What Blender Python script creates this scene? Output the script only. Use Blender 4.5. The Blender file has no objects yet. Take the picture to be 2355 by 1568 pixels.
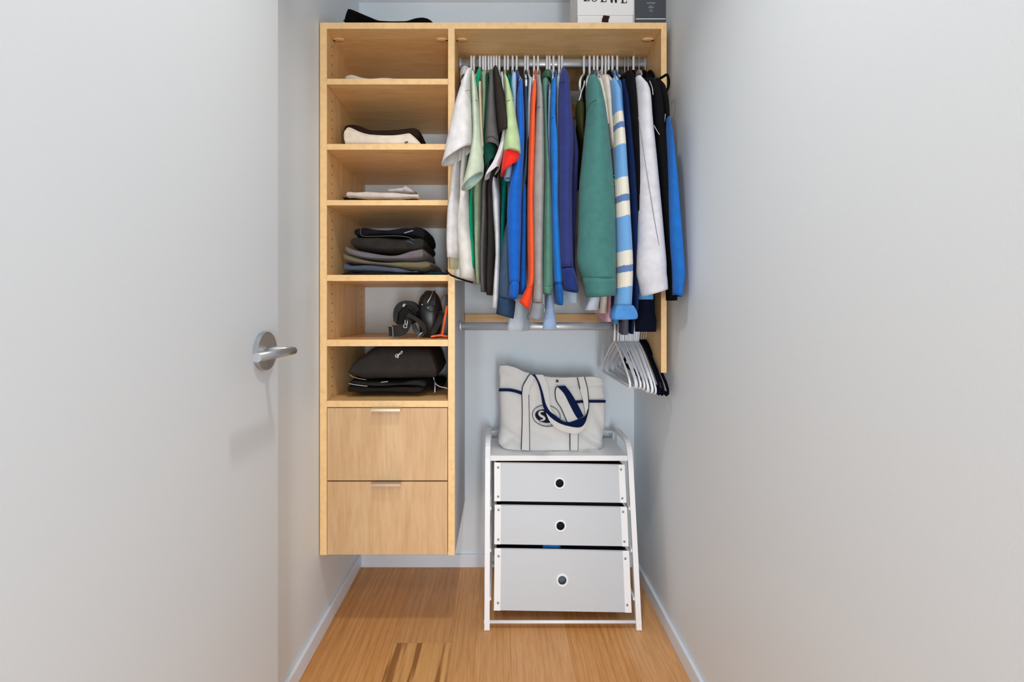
import bpy, bmesh, math, random
import numpy as np
from mathutils import Vector, Matrix

C = bpy.context.scene.collection
SC = bpy.context.scene

# ------------------------------------------------------------------ camera, world, lights, exposure
F = 1047.0            # focal length in pixels of the 2355 px wide frame (a 16 mm lens)
VX, VY = 1150.0, 713.0
H = 1.114             # camera height
cam_data = bpy.data.cameras.new('camera')
cam_data.sensor_width = 36.0
cam_data.lens = 36.0 * F / 2355.0
cam_data.shift_x = (1177.5 - VX) / 2355.0
cam_data.shift_y = -(784.0 - VY) / 2355.0
cam_data.clip_start = 0.02
cam = bpy.data.objects.new('camera', cam_data)
cam.location = (0, 0, H)
cam.rotation_euler = (math.pi / 2, 0, 0)
C.objects.link(cam)
SC.camera = cam

world = bpy.data.worlds.new('world')
SC.world = world
world.use_nodes = True
bg = world.node_tree.nodes['Background']
bg.inputs['Color'].default_value = (0.93, 0.965, 1.0, 1)
bg.inputs['Strength'].default_value = 0.70

def area_light(name, loc, target, size, power, color, size_y=None, spread=math.pi):
    d = bpy.data.lights.new(name, 'AREA')
    d.energy = power; d.color = color; d.size = size; d.spread = spread
    if size_y:
        d.shape = 'RECTANGLE'; d.size_y = size_y
    else:
        d.shape = 'DISK'
    o = bpy.data.objects.new(name, d)
    o.location = loc
    o.rotation_euler = (Vector(target) - Vector(loc)).to_track_quat('-Z', 'Y').to_euler()
    C.objects.link(o)
    return o

# two ceiling downlights in a row, the neutral daylight from the room behind the camera, and an added fill
area_light('downlight_closet', (0.0, 0.74, 2.432), (0.0, 0.74, 0), 0.10, 6.0, (1.0, 0.97, 0.91), None, 2.2)
area_light('downlight_room', (0.0, -0.61, 2.432), (0.0, -0.61, 0), 0.10, 7.0, (1.0, 0.98, 0.94), None, 2.4)
area_light('daylight_room', (-0.74, -2.15, 0.72), (-0.1, 1.7, 1.1), 0.30, 17.0, (0.88, 0.95, 1.0), 1.3)
area_light('fill_light', (0.40, -2.15, 0.66), (-0.05, 1.7, 1.1), 0.32, 46.0, (0.88, 0.95, 1.0), 1.25)  # unseen fill lamp, added to brighten the back and left walls

SC.view_settings.view_transform = 'Standard'
SC.view_settings.look = 'None'
SC.view_settings.gamma = 1.0
SC.view_settings.use_curve_mapping = False
SC.view_settings.exposure = -0.13
SC.cycles.max_bounces = 8
SC.cycles.diffuse_bounces = 6
SC.cycles.glossy_bounces = 3
SC.cycles.caustics_reflective = False
SC.cycles.caustics_refractive = False

# ------------------------------------------------------------------ helpers
def P(px, py, Y):
    return Vector(((px - VX) * Y / F, Y, H - (py - VY) * Y / F))
def PX(px, Y): return (px - VX) * Y / F
def PZ(py, Y): return H - (py - VY) * Y / F

def lin(c):
    c = c / 255.0
    return c / 12.92 if c <= 0.04045 else ((c + 0.055) / 1.055) ** 2.4
def rgb(r, g, b): return (lin(r), lin(g), lin(b), 1.0)

def mesh(name, verts, faces, mat=None, parent=None, smooth=False):
    me = bpy.data.meshes.new(name)
    me.from_pydata([tuple(v) for v in verts], [], faces)
    bm = bmesh.new(); bm.from_mesh(me)
    bmesh.ops.recalc_face_normals(bm, faces=bm.faces)
    bm.to_mesh(me); bm.free()
    if smooth:
        me.polygons.foreach_set('use_smooth', [True] * len(me.polygons))
    o = bpy.data.objects.new(name, me)
    C.objects.link(o)
    if mat: me.materials.append(mat)
    if parent:
        o.parent = parent
        o.location = -Vector(parent.get('base', (0, 0, 0)))   # vertices are given in world space
        if parent.parent is not None or parent.type == 'MESH':
            o.location = (0, 0, 0)
    return o

def thing(name, label, cat, base=(0, 0, 0), group=None):
    o = bpy.data.objects.new(name, None)
    C.objects.link(o)
    o.location = base
    o.empty_display_size = 0.05
    o['base'] = tuple(base)
    o['label'] = label; o['category'] = cat
    if group: o['group'] = group
    return o
def tag(o, label, cat, group=None):
    o['label'] = label; o['category'] = cat
    if group: o['group'] = group
    return o
def structure(o):
    o['kind'] = 'structure'; return o

def box_geo(x0, x1, y0, y1, z0, z1):
    v = [(x0, y0, z0), (x1, y0, z0), (x1, y1, z0), (x0, y1, z0), (x0, y0, z1), (x1, y0, z1), (x1, y1, z1), (x0, y1, z1)]
    f = [(0, 3, 2, 1), (4, 5, 6, 7), (0, 1, 5, 4), (1, 2, 6, 5), (2, 3, 7, 6), (3, 0, 4, 7)]
    return v, f
def box(name, x0, x1, y0, y1, z0, z1, mat, parent=None, bevel=0.0):
    v, f = box_geo(x0, x1, y0, y1, z0, z1)
    o = mesh(name, v, f, mat, parent)
    if bevel:
        m = o.modifiers.new('bevel', 'BEVEL'); m.width = bevel; m.segments = 2
    return o

def crom(pts, n):
    """n samples of a Catmull-Rom curve through the rows of pts."""
    p = np.array(pts, dtype=float)
    if len(p) < 3:
        t = np.linspace(0, len(p) - 1, n)
        return np.array([[np.interp(x, range(len(p)), p[:, k]) for k in range(p.shape[1])] for x in t])
    q = np.vstack([2 * p[0] - p[1], p, 2 * p[-1] - p[-2]])
    out = []
    for t in np.linspace(0, len(p) - 1, n):
        i = min(int(t), len(p) - 2); u = t - i
        a, b, c, d = q[i], q[i + 1], q[i + 2], q[i + 3]
        out.append(0.5 * (2 * b + (c - a) * u + (2 * a - 5 * b + 4 * c - d) * u * u + (3 * b - a - 3 * c + d) * u ** 3))
    return np.array(out)

def loft_geo(rings, cap0=True, cap1=True, closed=True):
    n = len(rings[0]); v = [p for r in rings for p in r]; f = []
    for i in range(len(rings) - 1):
        for j in range(n if closed else n - 1):
            a = i * n + j; b = i * n + (j + 1) % n
            f.append((a, b, b + n, a + n))
    if closed and cap0: f.append(tuple(range(n)))
    if closed and cap1: f.append(tuple((len(rings) - 1) * n + k for k in range(n)))
    return v, f

def tube_geo(pts, r, n=8, closed=False, flat=None):
    """round (or elliptic: flat = (ru, rv)) tube along pts"""
    pts = [Vector(p) for p in pts]
    m = len(pts); rings = []
    ref = None
    for i in range(m):
        if closed:
            t = pts[(i + 1) % m] - pts[(i - 1) % m]
        else:
            t = pts[min(i + 1, m - 1)] - pts[max(i - 1, 0)]
        if t.length < 1e-9: t = Vector((0, 0, 1))
        t.normalize()
        if ref is None:
            ref = Vector((1, 0, 0)) if abs(t.x) < 0.9 else Vector((0, 0, 1))
        u = (ref - t * ref.dot(t))
        if u.length < 1e-6: u = t.orthogonal()
        u.normalize(); ref = u
        w = t.cross(u)
        ri = r[i] if isinstance(r, (list, tuple)) else r
        ru, rv = (flat if flat else (ri, ri))
        rings.append([pts[i] + u * (ru * math.cos(a)) + w * (rv * math.sin(a)) for a in [2 * math.pi * k / n for k in range(n)]])
    if closed:
        rings.append(rings[0])
        v = [p for q in rings[:-1] for p in q]; f = []
        for i in range(m):
            for j in range(n):
                f.append((i * n + j, i * n + (j + 1) % n, ((i + 1) % m) * n + (j + 1) % n, ((i + 1) % m) * n + j))
        return v, f
    return loft_geo(rings)
def tube(name, pts, r, mat, parent=None, n=8, closed=False, flat=None):
    v, f = tube_geo(pts, r, n, closed, flat)
    o = mesh(name, v, f, mat, parent, True)
    if not closed and n >= 12:
        for p in o.data.polygons:
            if len(p.vertices) == n: p.use_smooth = False
    return o

def join_geo(parts):
    V, Fc = [], []
    for v, f in parts:
        k = len(V); V += list(v); Fc += [tuple(i + k for i in q) for q in f]
    return V, Fc

def strip(name, pairs, mat, parent=None, thick=0.002, n=18):
    """a cloth strap given by its two edges [(ax, ay, bx, by, Y)], in photograph pixels"""
    s = crom(pairs, n)
    rings = []
    for ax, ay, bx, by, Y in s:
        a, b = P(ax, ay, Y), P(bx, by, Y)
        rings.append([a, b, b + Vector((0, thick, 0)), a + Vector((0, thick, 0))])
    v, f = loft_geo(rings)
    return mesh(name, v, f, mat, parent, False)

# ------------------------------------------------------------------ materials
def new_mat(name):
    m = bpy.data.materials.new(name); m.use_nodes = True
    nt = m.node_tree
    return m, nt, nt.nodes['Principled BSDF']
def plain(name, col, rough=0.5, metal=0.0, spec=0.5):
    m, nt, b = new_mat(name)
    b.inputs['Base Color'].default_value = col
    b.inputs['Roughness'].default_value = rough
    b.inputs['Metallic'].default_value = metal
    b.inputs['Specular IOR Level'].default_value = spec
    return m
def add_bump(nt, b, scale, strength, dist, detail=3.0, stretch=(1, 1, 1)):
    tc = nt.nodes.new('ShaderNodeTexCoord'); mp = nt.nodes.new('ShaderNodeMapping')
    mp.inputs['Scale'].default_value = stretch
    nz = nt.nodes.new('ShaderNodeTexNoise'); nz.inputs['Scale'].default_value = scale; nz.inputs['Detail'].default_value = detail
    bp = nt.nodes.new('ShaderNodeBump'); bp.inputs['Strength'].default_value = strength; bp.inputs['Distance'].default_value = dist
    nt.links.new(tc.outputs['Object'], mp.inputs['Vector']); nt.links.new(mp.outputs['Vector'], nz.inputs['Vector'])
    nt.links.new(nz.outputs['Fac'], bp.inputs['Height']); nt.links.new(bp.outputs['Normal'], b.inputs['Normal'])
    return tc, nz
def paint(name, col, rough=0.6):
    m, nt, b = new_mat(name)
    b.inputs['Base Color'].default_value = col; b.inputs['Roughness'].default_value = rough
    b.inputs['Specular IOR Level'].default_value = 0.3
    add_bump(nt, b, 260.0, 0.10, 0.0015, 2.0)
    return m
_fab = {}
def fabric(r, g, b_, rough=0.92, weave=420.0, heather=0.10):
    key = (r, g, b_, rough, weave, heather)
    if key in _fab: return _fab[key]
    m, nt, b = new_mat('fabric_%d_%d_%d' % (r, g, b_))
    c = Vector(rgb(r, g, b_)[:3])
    tc, nz = add_bump(nt, b, weave, 0.25, 0.0010, 3.0)
    n2 = nt.nodes.new('ShaderNodeTexNoise'); n2.inputs['Scale'].default_value = 38.0; n2.inputs['Detail'].default_value = 5.0
    nt.links.new(tc.outputs['Object'], n2.inputs['Vector'])
    ra = nt.nodes.new('ShaderNodeValToRGB')
    ra.color_ramp.elements[0].position = 0.3; ra.color_ramp.elements[1].position = 0.7
    ra.color_ramp.elements[0].color = (*(c * (1 - heather)), 1); ra.color_ramp.elements[1].color = (*(c * (1 + heather)), 1)
    nt.links.new(n2.outputs['Fac'], ra.inputs['Fac']); nt.links.new(ra.outputs['Color'], b.inputs['Base Color'])
    b.inputs['Roughness'].default_value = rough
    dk = max(r, g, b_) < 110
    b.inputs['Specular IOR Level'].default_value = 0.10 if dk else 0.22
    b.inputs['Sheen Weight'].default_value = 0.0 if dk else 0.08
    _fab[key] = m
    return m
def wood(name, light, dark, stretch, rough=0.42, streak=0.0, streak_col=None, figure=0.5, cath=0.0, seed=0.0):
    """lengthwise grain; stretch squeezes the axis the grain runs along"""
    m, nt, b = new_mat(name)
    N = nt.nodes; L = nt.links
    tc = N.new('ShaderNodeTexCoord'); mp = N.new('ShaderNodeMapping'); mp.inputs['Scale'].default_value = stretch
    mp.inputs['Location'].default_value = (seed, seed * 1.7, seed * 0.6)
    L.new(tc.outputs['Object'], mp.inputs['Vector'])
    n1 = N.new('ShaderNodeTexNoise'); n1.inputs['Scale'].default_value = 5.0; n1.inputs['Detail'].default_value = 8.0; n1.inputs['Roughness'].default_value = 0.62
    n1.inputs['Distortion'].default_value = figure
    L.new(mp.outputs['Vector'], n1.inputs['Vector'])
    ra = N.new('ShaderNodeValToRGB')
    ra.color_ramp.elements[0].position = 0.30; ra.color_ramp.elements[0].color = dark
    ra.color_ramp.elements[1].position = 0.66; ra.color_ramp.elements[1].color = light
    L.new(n1.outputs['Fac'], ra.inputs['Fac'])
    col = ra.outputs['Color']
    n2 = N.new('ShaderNodeTexNoise'); n2.inputs['Scale'].default_value = 26.0; n2.inputs['Detail'].default_value = 4.0
    L.new(mp.outputs['Vector'], n2.inputs['Vector'])
    r2 = N.new('ShaderNodeValToRGB')
    r2.color_ramp.elements[0].position = 0.25; r2.color_ramp.elements[0].color = (0.86, 0.82, 0.78, 1)
    r2.color_ramp.elements[1].position = 0.55; r2.color_ramp.elements[1].color = (1, 1, 1, 1)
    L.new(n2.outputs['Fac'], r2.inputs['Fac'])
    mx = N.new('ShaderNodeMix'); mx.data_type = 'RGBA'; mx.blend_type = 'MULTIPLY'; mx.inputs[0].default_value = 0.8
    L.new(col, mx.inputs[6]); L.new(r2.outputs['Color'], mx.inputs[7]); col = mx.outputs[2]
    if cath:
        wv = N.new('ShaderNodeTexWave'); wv.wave_type = 'BANDS'; wv.bands_direction = 'X'
        wv.inputs['Scale'].default_value = 1.6; wv.inputs['Distortion'].default_value = 9.0; wv.inputs['Detail'].default_value = 2.0; wv.inputs['Detail Scale'].default_value = 0.5
        L.new(mp.outputs['Vector'], wv.inputs['Vector'])
        rw = N.new('ShaderNodeValToRGB')
        rw.color_ramp.elements[0].position = 0.0; rw.color_ramp.elements[0].color = (0.80, 0.76, 0.70, 1)
        rw.color_ramp.elements[1].position = 0.35; rw.color_ramp.elements[1].color = (1, 1, 1, 1)
        L.new(wv.outputs['Fac'], rw.inputs['Fac'])
        m3 = N.new('ShaderNodeMix'); m3.data_type = 'RGBA'; m3.blend_type = 'MULTIPLY'; m3.inputs[0].default_value = cath
        L.new(col, m3.inputs[6]); L.new(rw.outputs['Color'], m3.inputs[7]); col = m3.outputs[2]
    if streak:
        n3 = N.new('ShaderNodeTexNoise'); n3.inputs['Scale'].default_value = 4.6; n3.inputs['Detail'].default_value = 2.0
        L.new(mp.outputs['Vector'], n3.inputs['Vector'])
        r3 = N.new('ShaderNodeValToRGB')
        r3.color_ramp.elements[0].position = 0.50; r3.color_ramp.elements[0].color = (0, 0, 0, 1)
        r3.color_ramp.elements[1].position = 0.60; r3.color_ramp.elements[1].color = (1, 1, 1, 1)
        L.new(n3.outputs['Fac'], r3.inputs['Fac'])
        ml = N.new('ShaderNodeMath'); ml.operation = 'MULTIPLY'; ml.inputs[1].default_value = streak
        L.new(r3.outputs['Color'], ml.inputs[0])
        m4 = N.new('ShaderNodeMix'); m4.data_type = 'RGBA'
        L.new(ml.outputs[0], m4.inputs[0]); L.new(col, m4.inputs[6]); m4.inputs[7].default_value = streak_col; col = m4.outputs[2]
    L.new(col, b.inputs['Base Color'])
    b.inputs['Roughness'].default_value = rough
    b.inputs['Specular IOR Level'].default_value = 0.35
    return m

WALL = paint('wall_paint', rgb(222, 230, 236), 0.55)
DOOR = paint('door_paint', rgb(211, 216, 220), 0.45)
TRIM = paint('trim_paint', rgb(224, 232, 242), 0.4)
CEIL = paint('ceiling_paint', rgb(232, 234, 238), 0.8)
MAPLE_L = rgb(238, 198, 142); MAPLE_D = rgb(222, 176, 116)
MAPLE_V = wood('maple_upright', MAPLE_L, MAPLE_D, (5.0, 5.0, 0.55), 0.42, figure=0.9)
MAPLE_H = wood('maple_lengthwise', MAPLE_L, MAPLE_D, (0.6, 5.0, 5.0), 0.42, figure=0.9, seed=3.1)
MAPLE_F = wood('maple_drawer_front', rgb(220, 186, 144), rgb(207, 167, 122), (4.0, 4.0, 0.45), 0.40, figure=1.6, seed=7.7)
EDGE = wood('maple_edge_band', rgb(247, 208, 151), rgb(245, 204, 147), (2.0, 2.0, 2.0), 0.4)
MAPLE_COOL = plain('maple_cool_light', rgb(196, 198, 203), 0.5)  # maple as it looks in cool light, the grey cast put into its colour
OAKS = [wood('oak_plank_%d' % i, l, d, (9.0, 0.7, 9.0), 0.38, figure=1.2, cath=c, seed=i * 5.3) for i, (l, d, c) in enumerate([
    (rgb(224, 166, 104), rgb(204, 142, 80), 0.6), (rgb(222, 168, 112), rgb(204, 146, 90), 0.4),
    (rgb(226, 172, 118), rgb(210, 152, 98), 0.3), (rgb(222, 162, 100), rgb(200, 138, 76), 0.6)])]
OAK_STREAK = wood('oak_plank_streaked', rgb(226, 174, 112), rgb(204, 150, 92), (9.0, 0.5, 9.0), 0.38, streak=0.95, streak_col=rgb(150, 100, 54), figure=0.6, seed=2.2)
STEEL = plain('brushed_steel', rgb(176, 179, 183), 0.36, 0.8)
STEEL_BR = plain('bright_steel', rgb(222, 225, 228), 0.25, 0.85)
CHROME = plain('rod_metal', rgb(196, 200, 206), 0.38, 0.55)
ALU = plain('pale_aluminium', rgb(214, 196, 178), 0.35, 0.85)
PLASTIC_W = plain('white_plastic', rgb(236, 237, 240), 0.35)
PLASTIC_C = plain('cool_white_plastic', rgb(218, 224, 234), 0.3)
METAL_W = plain('white_powder_coat', rgb(238, 239, 241), 0.35)
SHEET = plain('translucent_white_sheet', rgb(194, 198, 203), 0.4)
SHEET_STRIP = plain('white_corner_strip', rgb(236, 237, 239), 0.4)
BLACK = plain('black_gloss', rgb(14, 14, 16), 0.35)
DARKHOLE = plain('dark_hole', rgb(60, 42, 24), 0.8)
VELVET = fabric(10, 12, 30, 0.95); VELVET_BLACK = fabric(12, 12, 14, 0.95)
NAVY_CLOTH = fabric(14, 26, 66)
CANVAS = fabric(214, 214, 212, 0.9, 300.0, 0.02)

# ------------------------------------------------------------------ room shell
XL, XR, YB, ZC = -0.614, 0.583, 1.982, 2.452
Y0R = -2.2
structure(box('wall_back', XL - 0.1, XR + 0.1, YB, YB + 0.1, 0, ZC, WALL))
structure(box('wall_left', XL - 0.1, XL, 0.33, YB, 0, ZC, WALL))
structure(box('wall_right', XR, XR + 0.1, Y0R, YB, 0, ZC, WALL))
structure(box('ceiling', -2.0, XR + 0.1, Y0R, YB + 0.1, ZC, ZC + 0.08, CEIL))

floor = structure(box('floor', -2.0, XR + 0.1, Y0R, YB + 0.1, -0.06, -0.012, plain('subfloor', rgb(60, 40, 24), 0.9)))
PW = 0.195
seams = [-0.16 + PW * k for k in range(-9, 5)]
rnd = random.Random(4)
cuts = {8: [-0.8, 1.5246]}
for i in range(len(seams) - 1):
    x0, x1 = seams[i], seams[i + 1]
    x1 = min(x1, XR + 0.02)
    if x1 - x0 < 0.02: continue
    cs = cuts.get(i, [rnd.uniform(-1.5, -0.6), rnd.uniform(0.6, 1.2)])
    ys = [Y0R] + cs + [YB]
    for j in range(len(ys) - 1):
        if i == 8: m = OAK_STREAK if j == 1 else OAKS[1]
        elif i == 7: m = OAKS[0]
        elif i == 6: m = OAKS[3]
        elif i == 9: m = OAKS[1]
        elif i == 10: m = OAKS[2]
        else: m = OAKS[(i * 3 + j) % 4]
        o = box('plank', x0 + 0.0002, x1 - 0.0002, ys[j] + 0.0002, ys[j + 1] - 0.0002, -0.012, 0.0, m, floor, 0.0004)

bh, bt = 0.055, 0.012
def baseboard(name, verts2, axis):
    return
def bb(name, x0, x1, y0, y1):
    return structure(box(name, x0, x1, y0, y1, 0, bh, TRIM, None, 0.0025))
bb('baseboard_left', XL, XL + bt, 0.33, YB)
bb('baseboard_right', XR - bt, XR, Y0R, YB)
bb('baseboard_back', XL + bt, XR - bt, YB - bt, YB)

# the open door along the left wall
DX = -0.5466
door = structure(box('door_1', DX - 0.042, DX, 0.31, 1.122, 0.012, 2.032, DOOR, None, 0.0015))
hY, hZ = 1.05, PZ(807, 1.05)
def disc_geo(cx0, cx1, cy, cz, r, n=40, bev=0.0):
    rings = []
    prof = [(cx0, r), (cx1 - bev, r), (cx1, r - bev)] if bev else [(cx0, r), (cx1, r)]
    for x, rr in prof:
        rings.append([Vector((x, cy + rr * math.cos(2 * math.pi * k / n), cz + rr * math.sin(2 * math.pi * k / n))) for k in range(n)])
    return loft_geo(rings)
v, f = disc_geo(DX, DX + 0.011, hY, hZ, 0.0445, 48, 0.001)
rose = mesh('door_rose', v, f, STEEL, door)
neck = tube('handle_neck', [(DX + 0.008, hY, hZ + 0.002), (DX + 0.03, hY, hZ + 0.002), (DX + 0.066, hY, hZ + 0.002)], 0.0085, STEEL_BR, door, 24)
# lever: from the neck's outer end back towards the hinge, its flat end cap towards the camera
lev = tube('door_handle', [(DX + 0.0655, hY + 0.009, hZ), (DX + 0.0655, hY - 0.03, hZ), (DX + 0.0655, hY - 0.150, hZ)], 0.0092, STEEL, door, 32)

# ------------------------------------------------------------------ maple closet organiser
YF, YK = 1.542, 1.980
def fx(px): return PX(px, YF)
def fz(py): return PZ(py, YF)
unit = thing('closet_organizer', 'wall-hung maple closet organizer with open shelves, two drawers and two hanging rods', 'closet organizer', (0, YK, fz(1276)))
tw = (fx(751.5), fx(1030.5))
zt, zb = fz(52), fz(1276)
def panel(name, x0, x1, y0, y1, z0, z1, mat, edge_px=True, parent=unit):
    o = box(name, x0, x1, y0, y1, z0, z1, mat, parent, 0.0006)
    # maple edge band on the front
    e = mesh('edge_band', *box_geo(x0, x1, y0 - 0.0012, y0 - 0.0001, z0, z1), EDGE, o)
    return o
panel('side_panel', fx(736), tw[0], YF + .0012, YK, zb, zt, MAPLE_V)
mid = panel('side_panel', tw[1], fx(1045.5), YF + .0012, YK, zb, zt, MAPLE_V)
mesh('cool_light_facing', *box_geo(fx(1045.5), fx(1045.5) + 0.0008, YF + 0.002, YK, zb + 0.001, fz(205)), MAPLE_COOL, mid)['label'] = 'maple outer face with cool light painted in as pale grey, below the upper rod'
panel('side_panel', fx(1520.5), fx(1533), YF + .0012, YK, fz(857), zt, MAPLE_V)
top1 = panel('top_panel', tw[0], tw[1], YF + .0012, YK, fz(66), zt, MAPLE_H)
top2 = panel('top_panel', fx(1045.5), fx(1520.5), YF + .0012, YK, fz(66), zt, MAPLE_H)
for a, b in ((181, 194), (331, 344), (460, 472), (632, 646), (781, 796), (921.5, 936)):
    panel('shelf', tw[0] + 0.0006, tw[1] - 0.0006, YF + .0012, YK - (0.004 if a < 900 else 0), fz(b), fz(a), MAPLE_H)
# drawers with tab pulls
for a, b in ((938, 1104.5), (1107.5, 1275)):
    d = box('drawer', fx(753), fx(1029), YF - 0.001, YF + 0.36, fz(b), fz(a), MAPLE_F, unit, 0.0008)
    x0, x1 = fx(857), fx(924)
    zt_ = fz(a)
    g = join_geo([box_geo(x0, x1, YF - 0.024, YF + 0.006, zt_ + 0.0004, zt_ + 0.0022), box_geo(x0, x1, YF - 0.0255, YF - 0.0235, zt_ - 0.006, zt_ + 0.0022)])
    mesh('drawer_pull', *g, ALU, d)
# shelf pin holes, too small to pick apart one by one
def pin_rows(xface, sgn, ys, name):
    parts = []
    for y in ys:
        k = 0
        z = fz(1240)
        while z < fz(70):
            z += 0.032
            if any(fz(b) - 0.008 < z < fz(a) + 0.008 for a, b in ((181, 194), (331, 344), (460, 472), (632, 646), (781, 796), (921.5, 1280), (40, 66))): continue
            rings = [[Vector((xface + sgn * 0.0006, y + 0.0028 * math.cos(t), z + 0.0028 * math.sin(t))) for t in [k * math.pi / 4 for k in range(8)]],
                     [Vector((xface - sgn * 0.001, y + 0.0028 * math.cos(t), z + 0.0028 * math.sin(t))) for t in [k * math.pi / 4 for k in range(8)]]]
            parts.append(loft_geo(rings))
    o = mesh(name, *join_geo(parts), DARKHOLE, unit); o['kind'] = 'stuff'
pin_rows(tw[0], 1, (1.590, 1.93), 'shelf_pin_holes')
# cam covers under the top panels
for px_, s in ((779, 1), (1017, -1), (1061, 1), (1490, -1)):
    c = P(px_, 90, YF * (VY - 66) / (VY - 90))
    c.z = fz(66)
    rings = []
    for k, (zz, sc) in enumerate(((0.0, 1.0), (-0.003, 1.0), (-0.005, 0.7))):
        rings.append([Vector((c.x + 0.020 * sc * math.cos(t), c.y + 0.010 * sc * math.sin(t), c.z + zz)) for t in [i * math.pi / 8 for i in range(16)]])
    cc = mesh('cam_cover', *loft_geo(rings), MAPLE_H, unit, True)
    mesh('cam_slot', *box_geo(c.x - s * 0.016 - 0.004, c.x - s * 0.016 + 0.004, c.y - 0.0025, c.y + 0.0025, c.z - 0.0058, c.z - 0.003), DARKHOLE, cc)
# hanging rods: oval tubes with end sockets, and wall cleats
RY = 1.70
def rod(zc):
    x0, x1 = fx(1045.5) + 0.001, fx(1520.5) - 0.0005
    def ring(x, sy, sz): return [Vector((x, RY + sy * math.cos(t), zc + sz * math.sin(t))) for t in [2 * math.pi * k / 28 for k in range(28)]]
    r = mesh('hanging_rod', *loft_geo([ring(x0 + .002, 0.0085, 0.0150), ring(x1 - .002, 0.0085, 0.0150)]), CHROME, unit, True)
    r.data.polygons[-1].use_smooth = False; r.data.polygons[-2].use_smooth = False
    for a, b in ((x0, x0 + 0.010), (x1 - 0.010, x1)):
        mesh('rod_socket', *loft_geo([ring(a, 0.0125, 0.0195), ring(b, 0.0115, 0.0185)]), CHROME, r, True)
    return r
ROD1, ROD2 = PZ(145, RY), PZ(750, RY)
rod(ROD1); rod(ROD2)
box('wall_cleat', fx(1045.5) + .002, fx(1520.5) - .002, 1.962, 1.9795, PZ(740, 1.962), PZ(722, 1.962), MAPLE_H, unit, 0.001)
box('wall_cleat', fx(1045.5) + .002, fx(1520.5) - .002, 1.962, 1.9795, PZ(268, 1.962), PZ(240, 1.962), MAPLE_H, unit, 0.001)

# ------------------------------------------------------------------ hangers
def hanger_geo(dz_hook, r=0.0036, flat=False):
    """in the YZ plane about the rod centre (0,0); returns list of part geometries: frame and hook"""
    hook = []
    for a in range(-70, 181, 25):
        t = math.radians(a)
        hook.append((0, 0.0165 * math.cos(t) + 0.0, 0.0145 + 0.0068 + 0.012 * math.sin(t) - 0.012 if False else 0.0075 + 0.0150 * math.sin(t)))
    hook = [(0, y, z) for _, y, z in hook]
    hook += [(0, -0.0172, -0.006), (0, -0.013, -0.028), (0, -0.010, -0.044), (0, -0.010, -0.056)]
    nk = (-0.010, -0.056)
    fr = [(0, nk[0], nk[1])]
    def arm(s):
        pts = [(0, nk[0] + s * 0.02, nk[1] - 0.006), (0, nk[0] + s * 0.07, nk[1] - 0.030), (0, nk[0] + s * 0.14, nk[1] - 0.072), (0, nk[0] + s * 0.185, nk[1] - 0.102),
               (0, nk[0] + s * 0.203, nk[1] - 0.120), (0, nk[0] + s * 0.205, nk[1] - 0.131), (0, nk[0] + s * 0.196, nk[1] - 0.138)]
        return pts
    left = arm(-1); right = arm(1)
    loop = [(0, nk[0], nk[1])] + left + [(0, nk[0], nk[1] - 0.139)] + right[::-1]
    return hook, loop
HOOK, LOOP = hanger_geo(0)
def hanger_meshes(rad, hook_rad, flat=None):
    fr = tube_geo(LOOP, rad, 8, True, flat)
    hk = tube_geo(HOOK, hook_rad, 8)
    me = []
    for nm, (v, f) in (('hanger_frame', fr), ('hook', hk)):
        m = bpy.data.meshes.new(nm); m.from_pydata([tuple(p) for p in v], [], f)
        bm = bmesh.new(); bm.from_mesh(m); bmesh.ops.recalc_face_normals(bm, faces=bm.faces); bm.to_mesh(m); bm.free()
        m.polygons.foreach_set('use_smooth', [True] * len(m.polygons))
        me.append(m)
    return me
HM_W = hanger_meshes(0.0036, 0.0042)
HM_V = hanger_meshes(0.0036, 0.0016, (0.0032, 0.0085))
HM_W[0].materials.append(PLASTIC_W); HM_W[1].materials.append(PLASTIC_W)
HM_V[0].materials.append(VELVET_BLACK); HM_V[1].materials.append(STEEL_BR)
HM_N = [HM_V[0].copy(), HM_V[1]]; HM_N[0].materials.clear(); HM_N[0].materials.append(VELVET)
HM_C = [m.copy() for m in HM_W]
for m in HM_C: m.materials.clear(); m.materials.append(PLASTIC_C)
def hanger(px, zrod, kind, label, group, rz=0.0, tilt=0.0, pitch=0.0):
    x = PX(px, 1.685)
    o = bpy.data.objects.new('clothes_hanger', None)
    C.objects.link(o)
    o.location = (x, RY, zrod); o.rotation_euler = (pitch, tilt, rz)
    o['label'] = label; o['category'] = 'hanger'; o['group'] = group
    for nm, m in zip(('hanger_frame', 'hook'), kind):
        c = bpy.data.objects.new(nm, m); C.objects.link(c); c.parent = o
    return o

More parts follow.
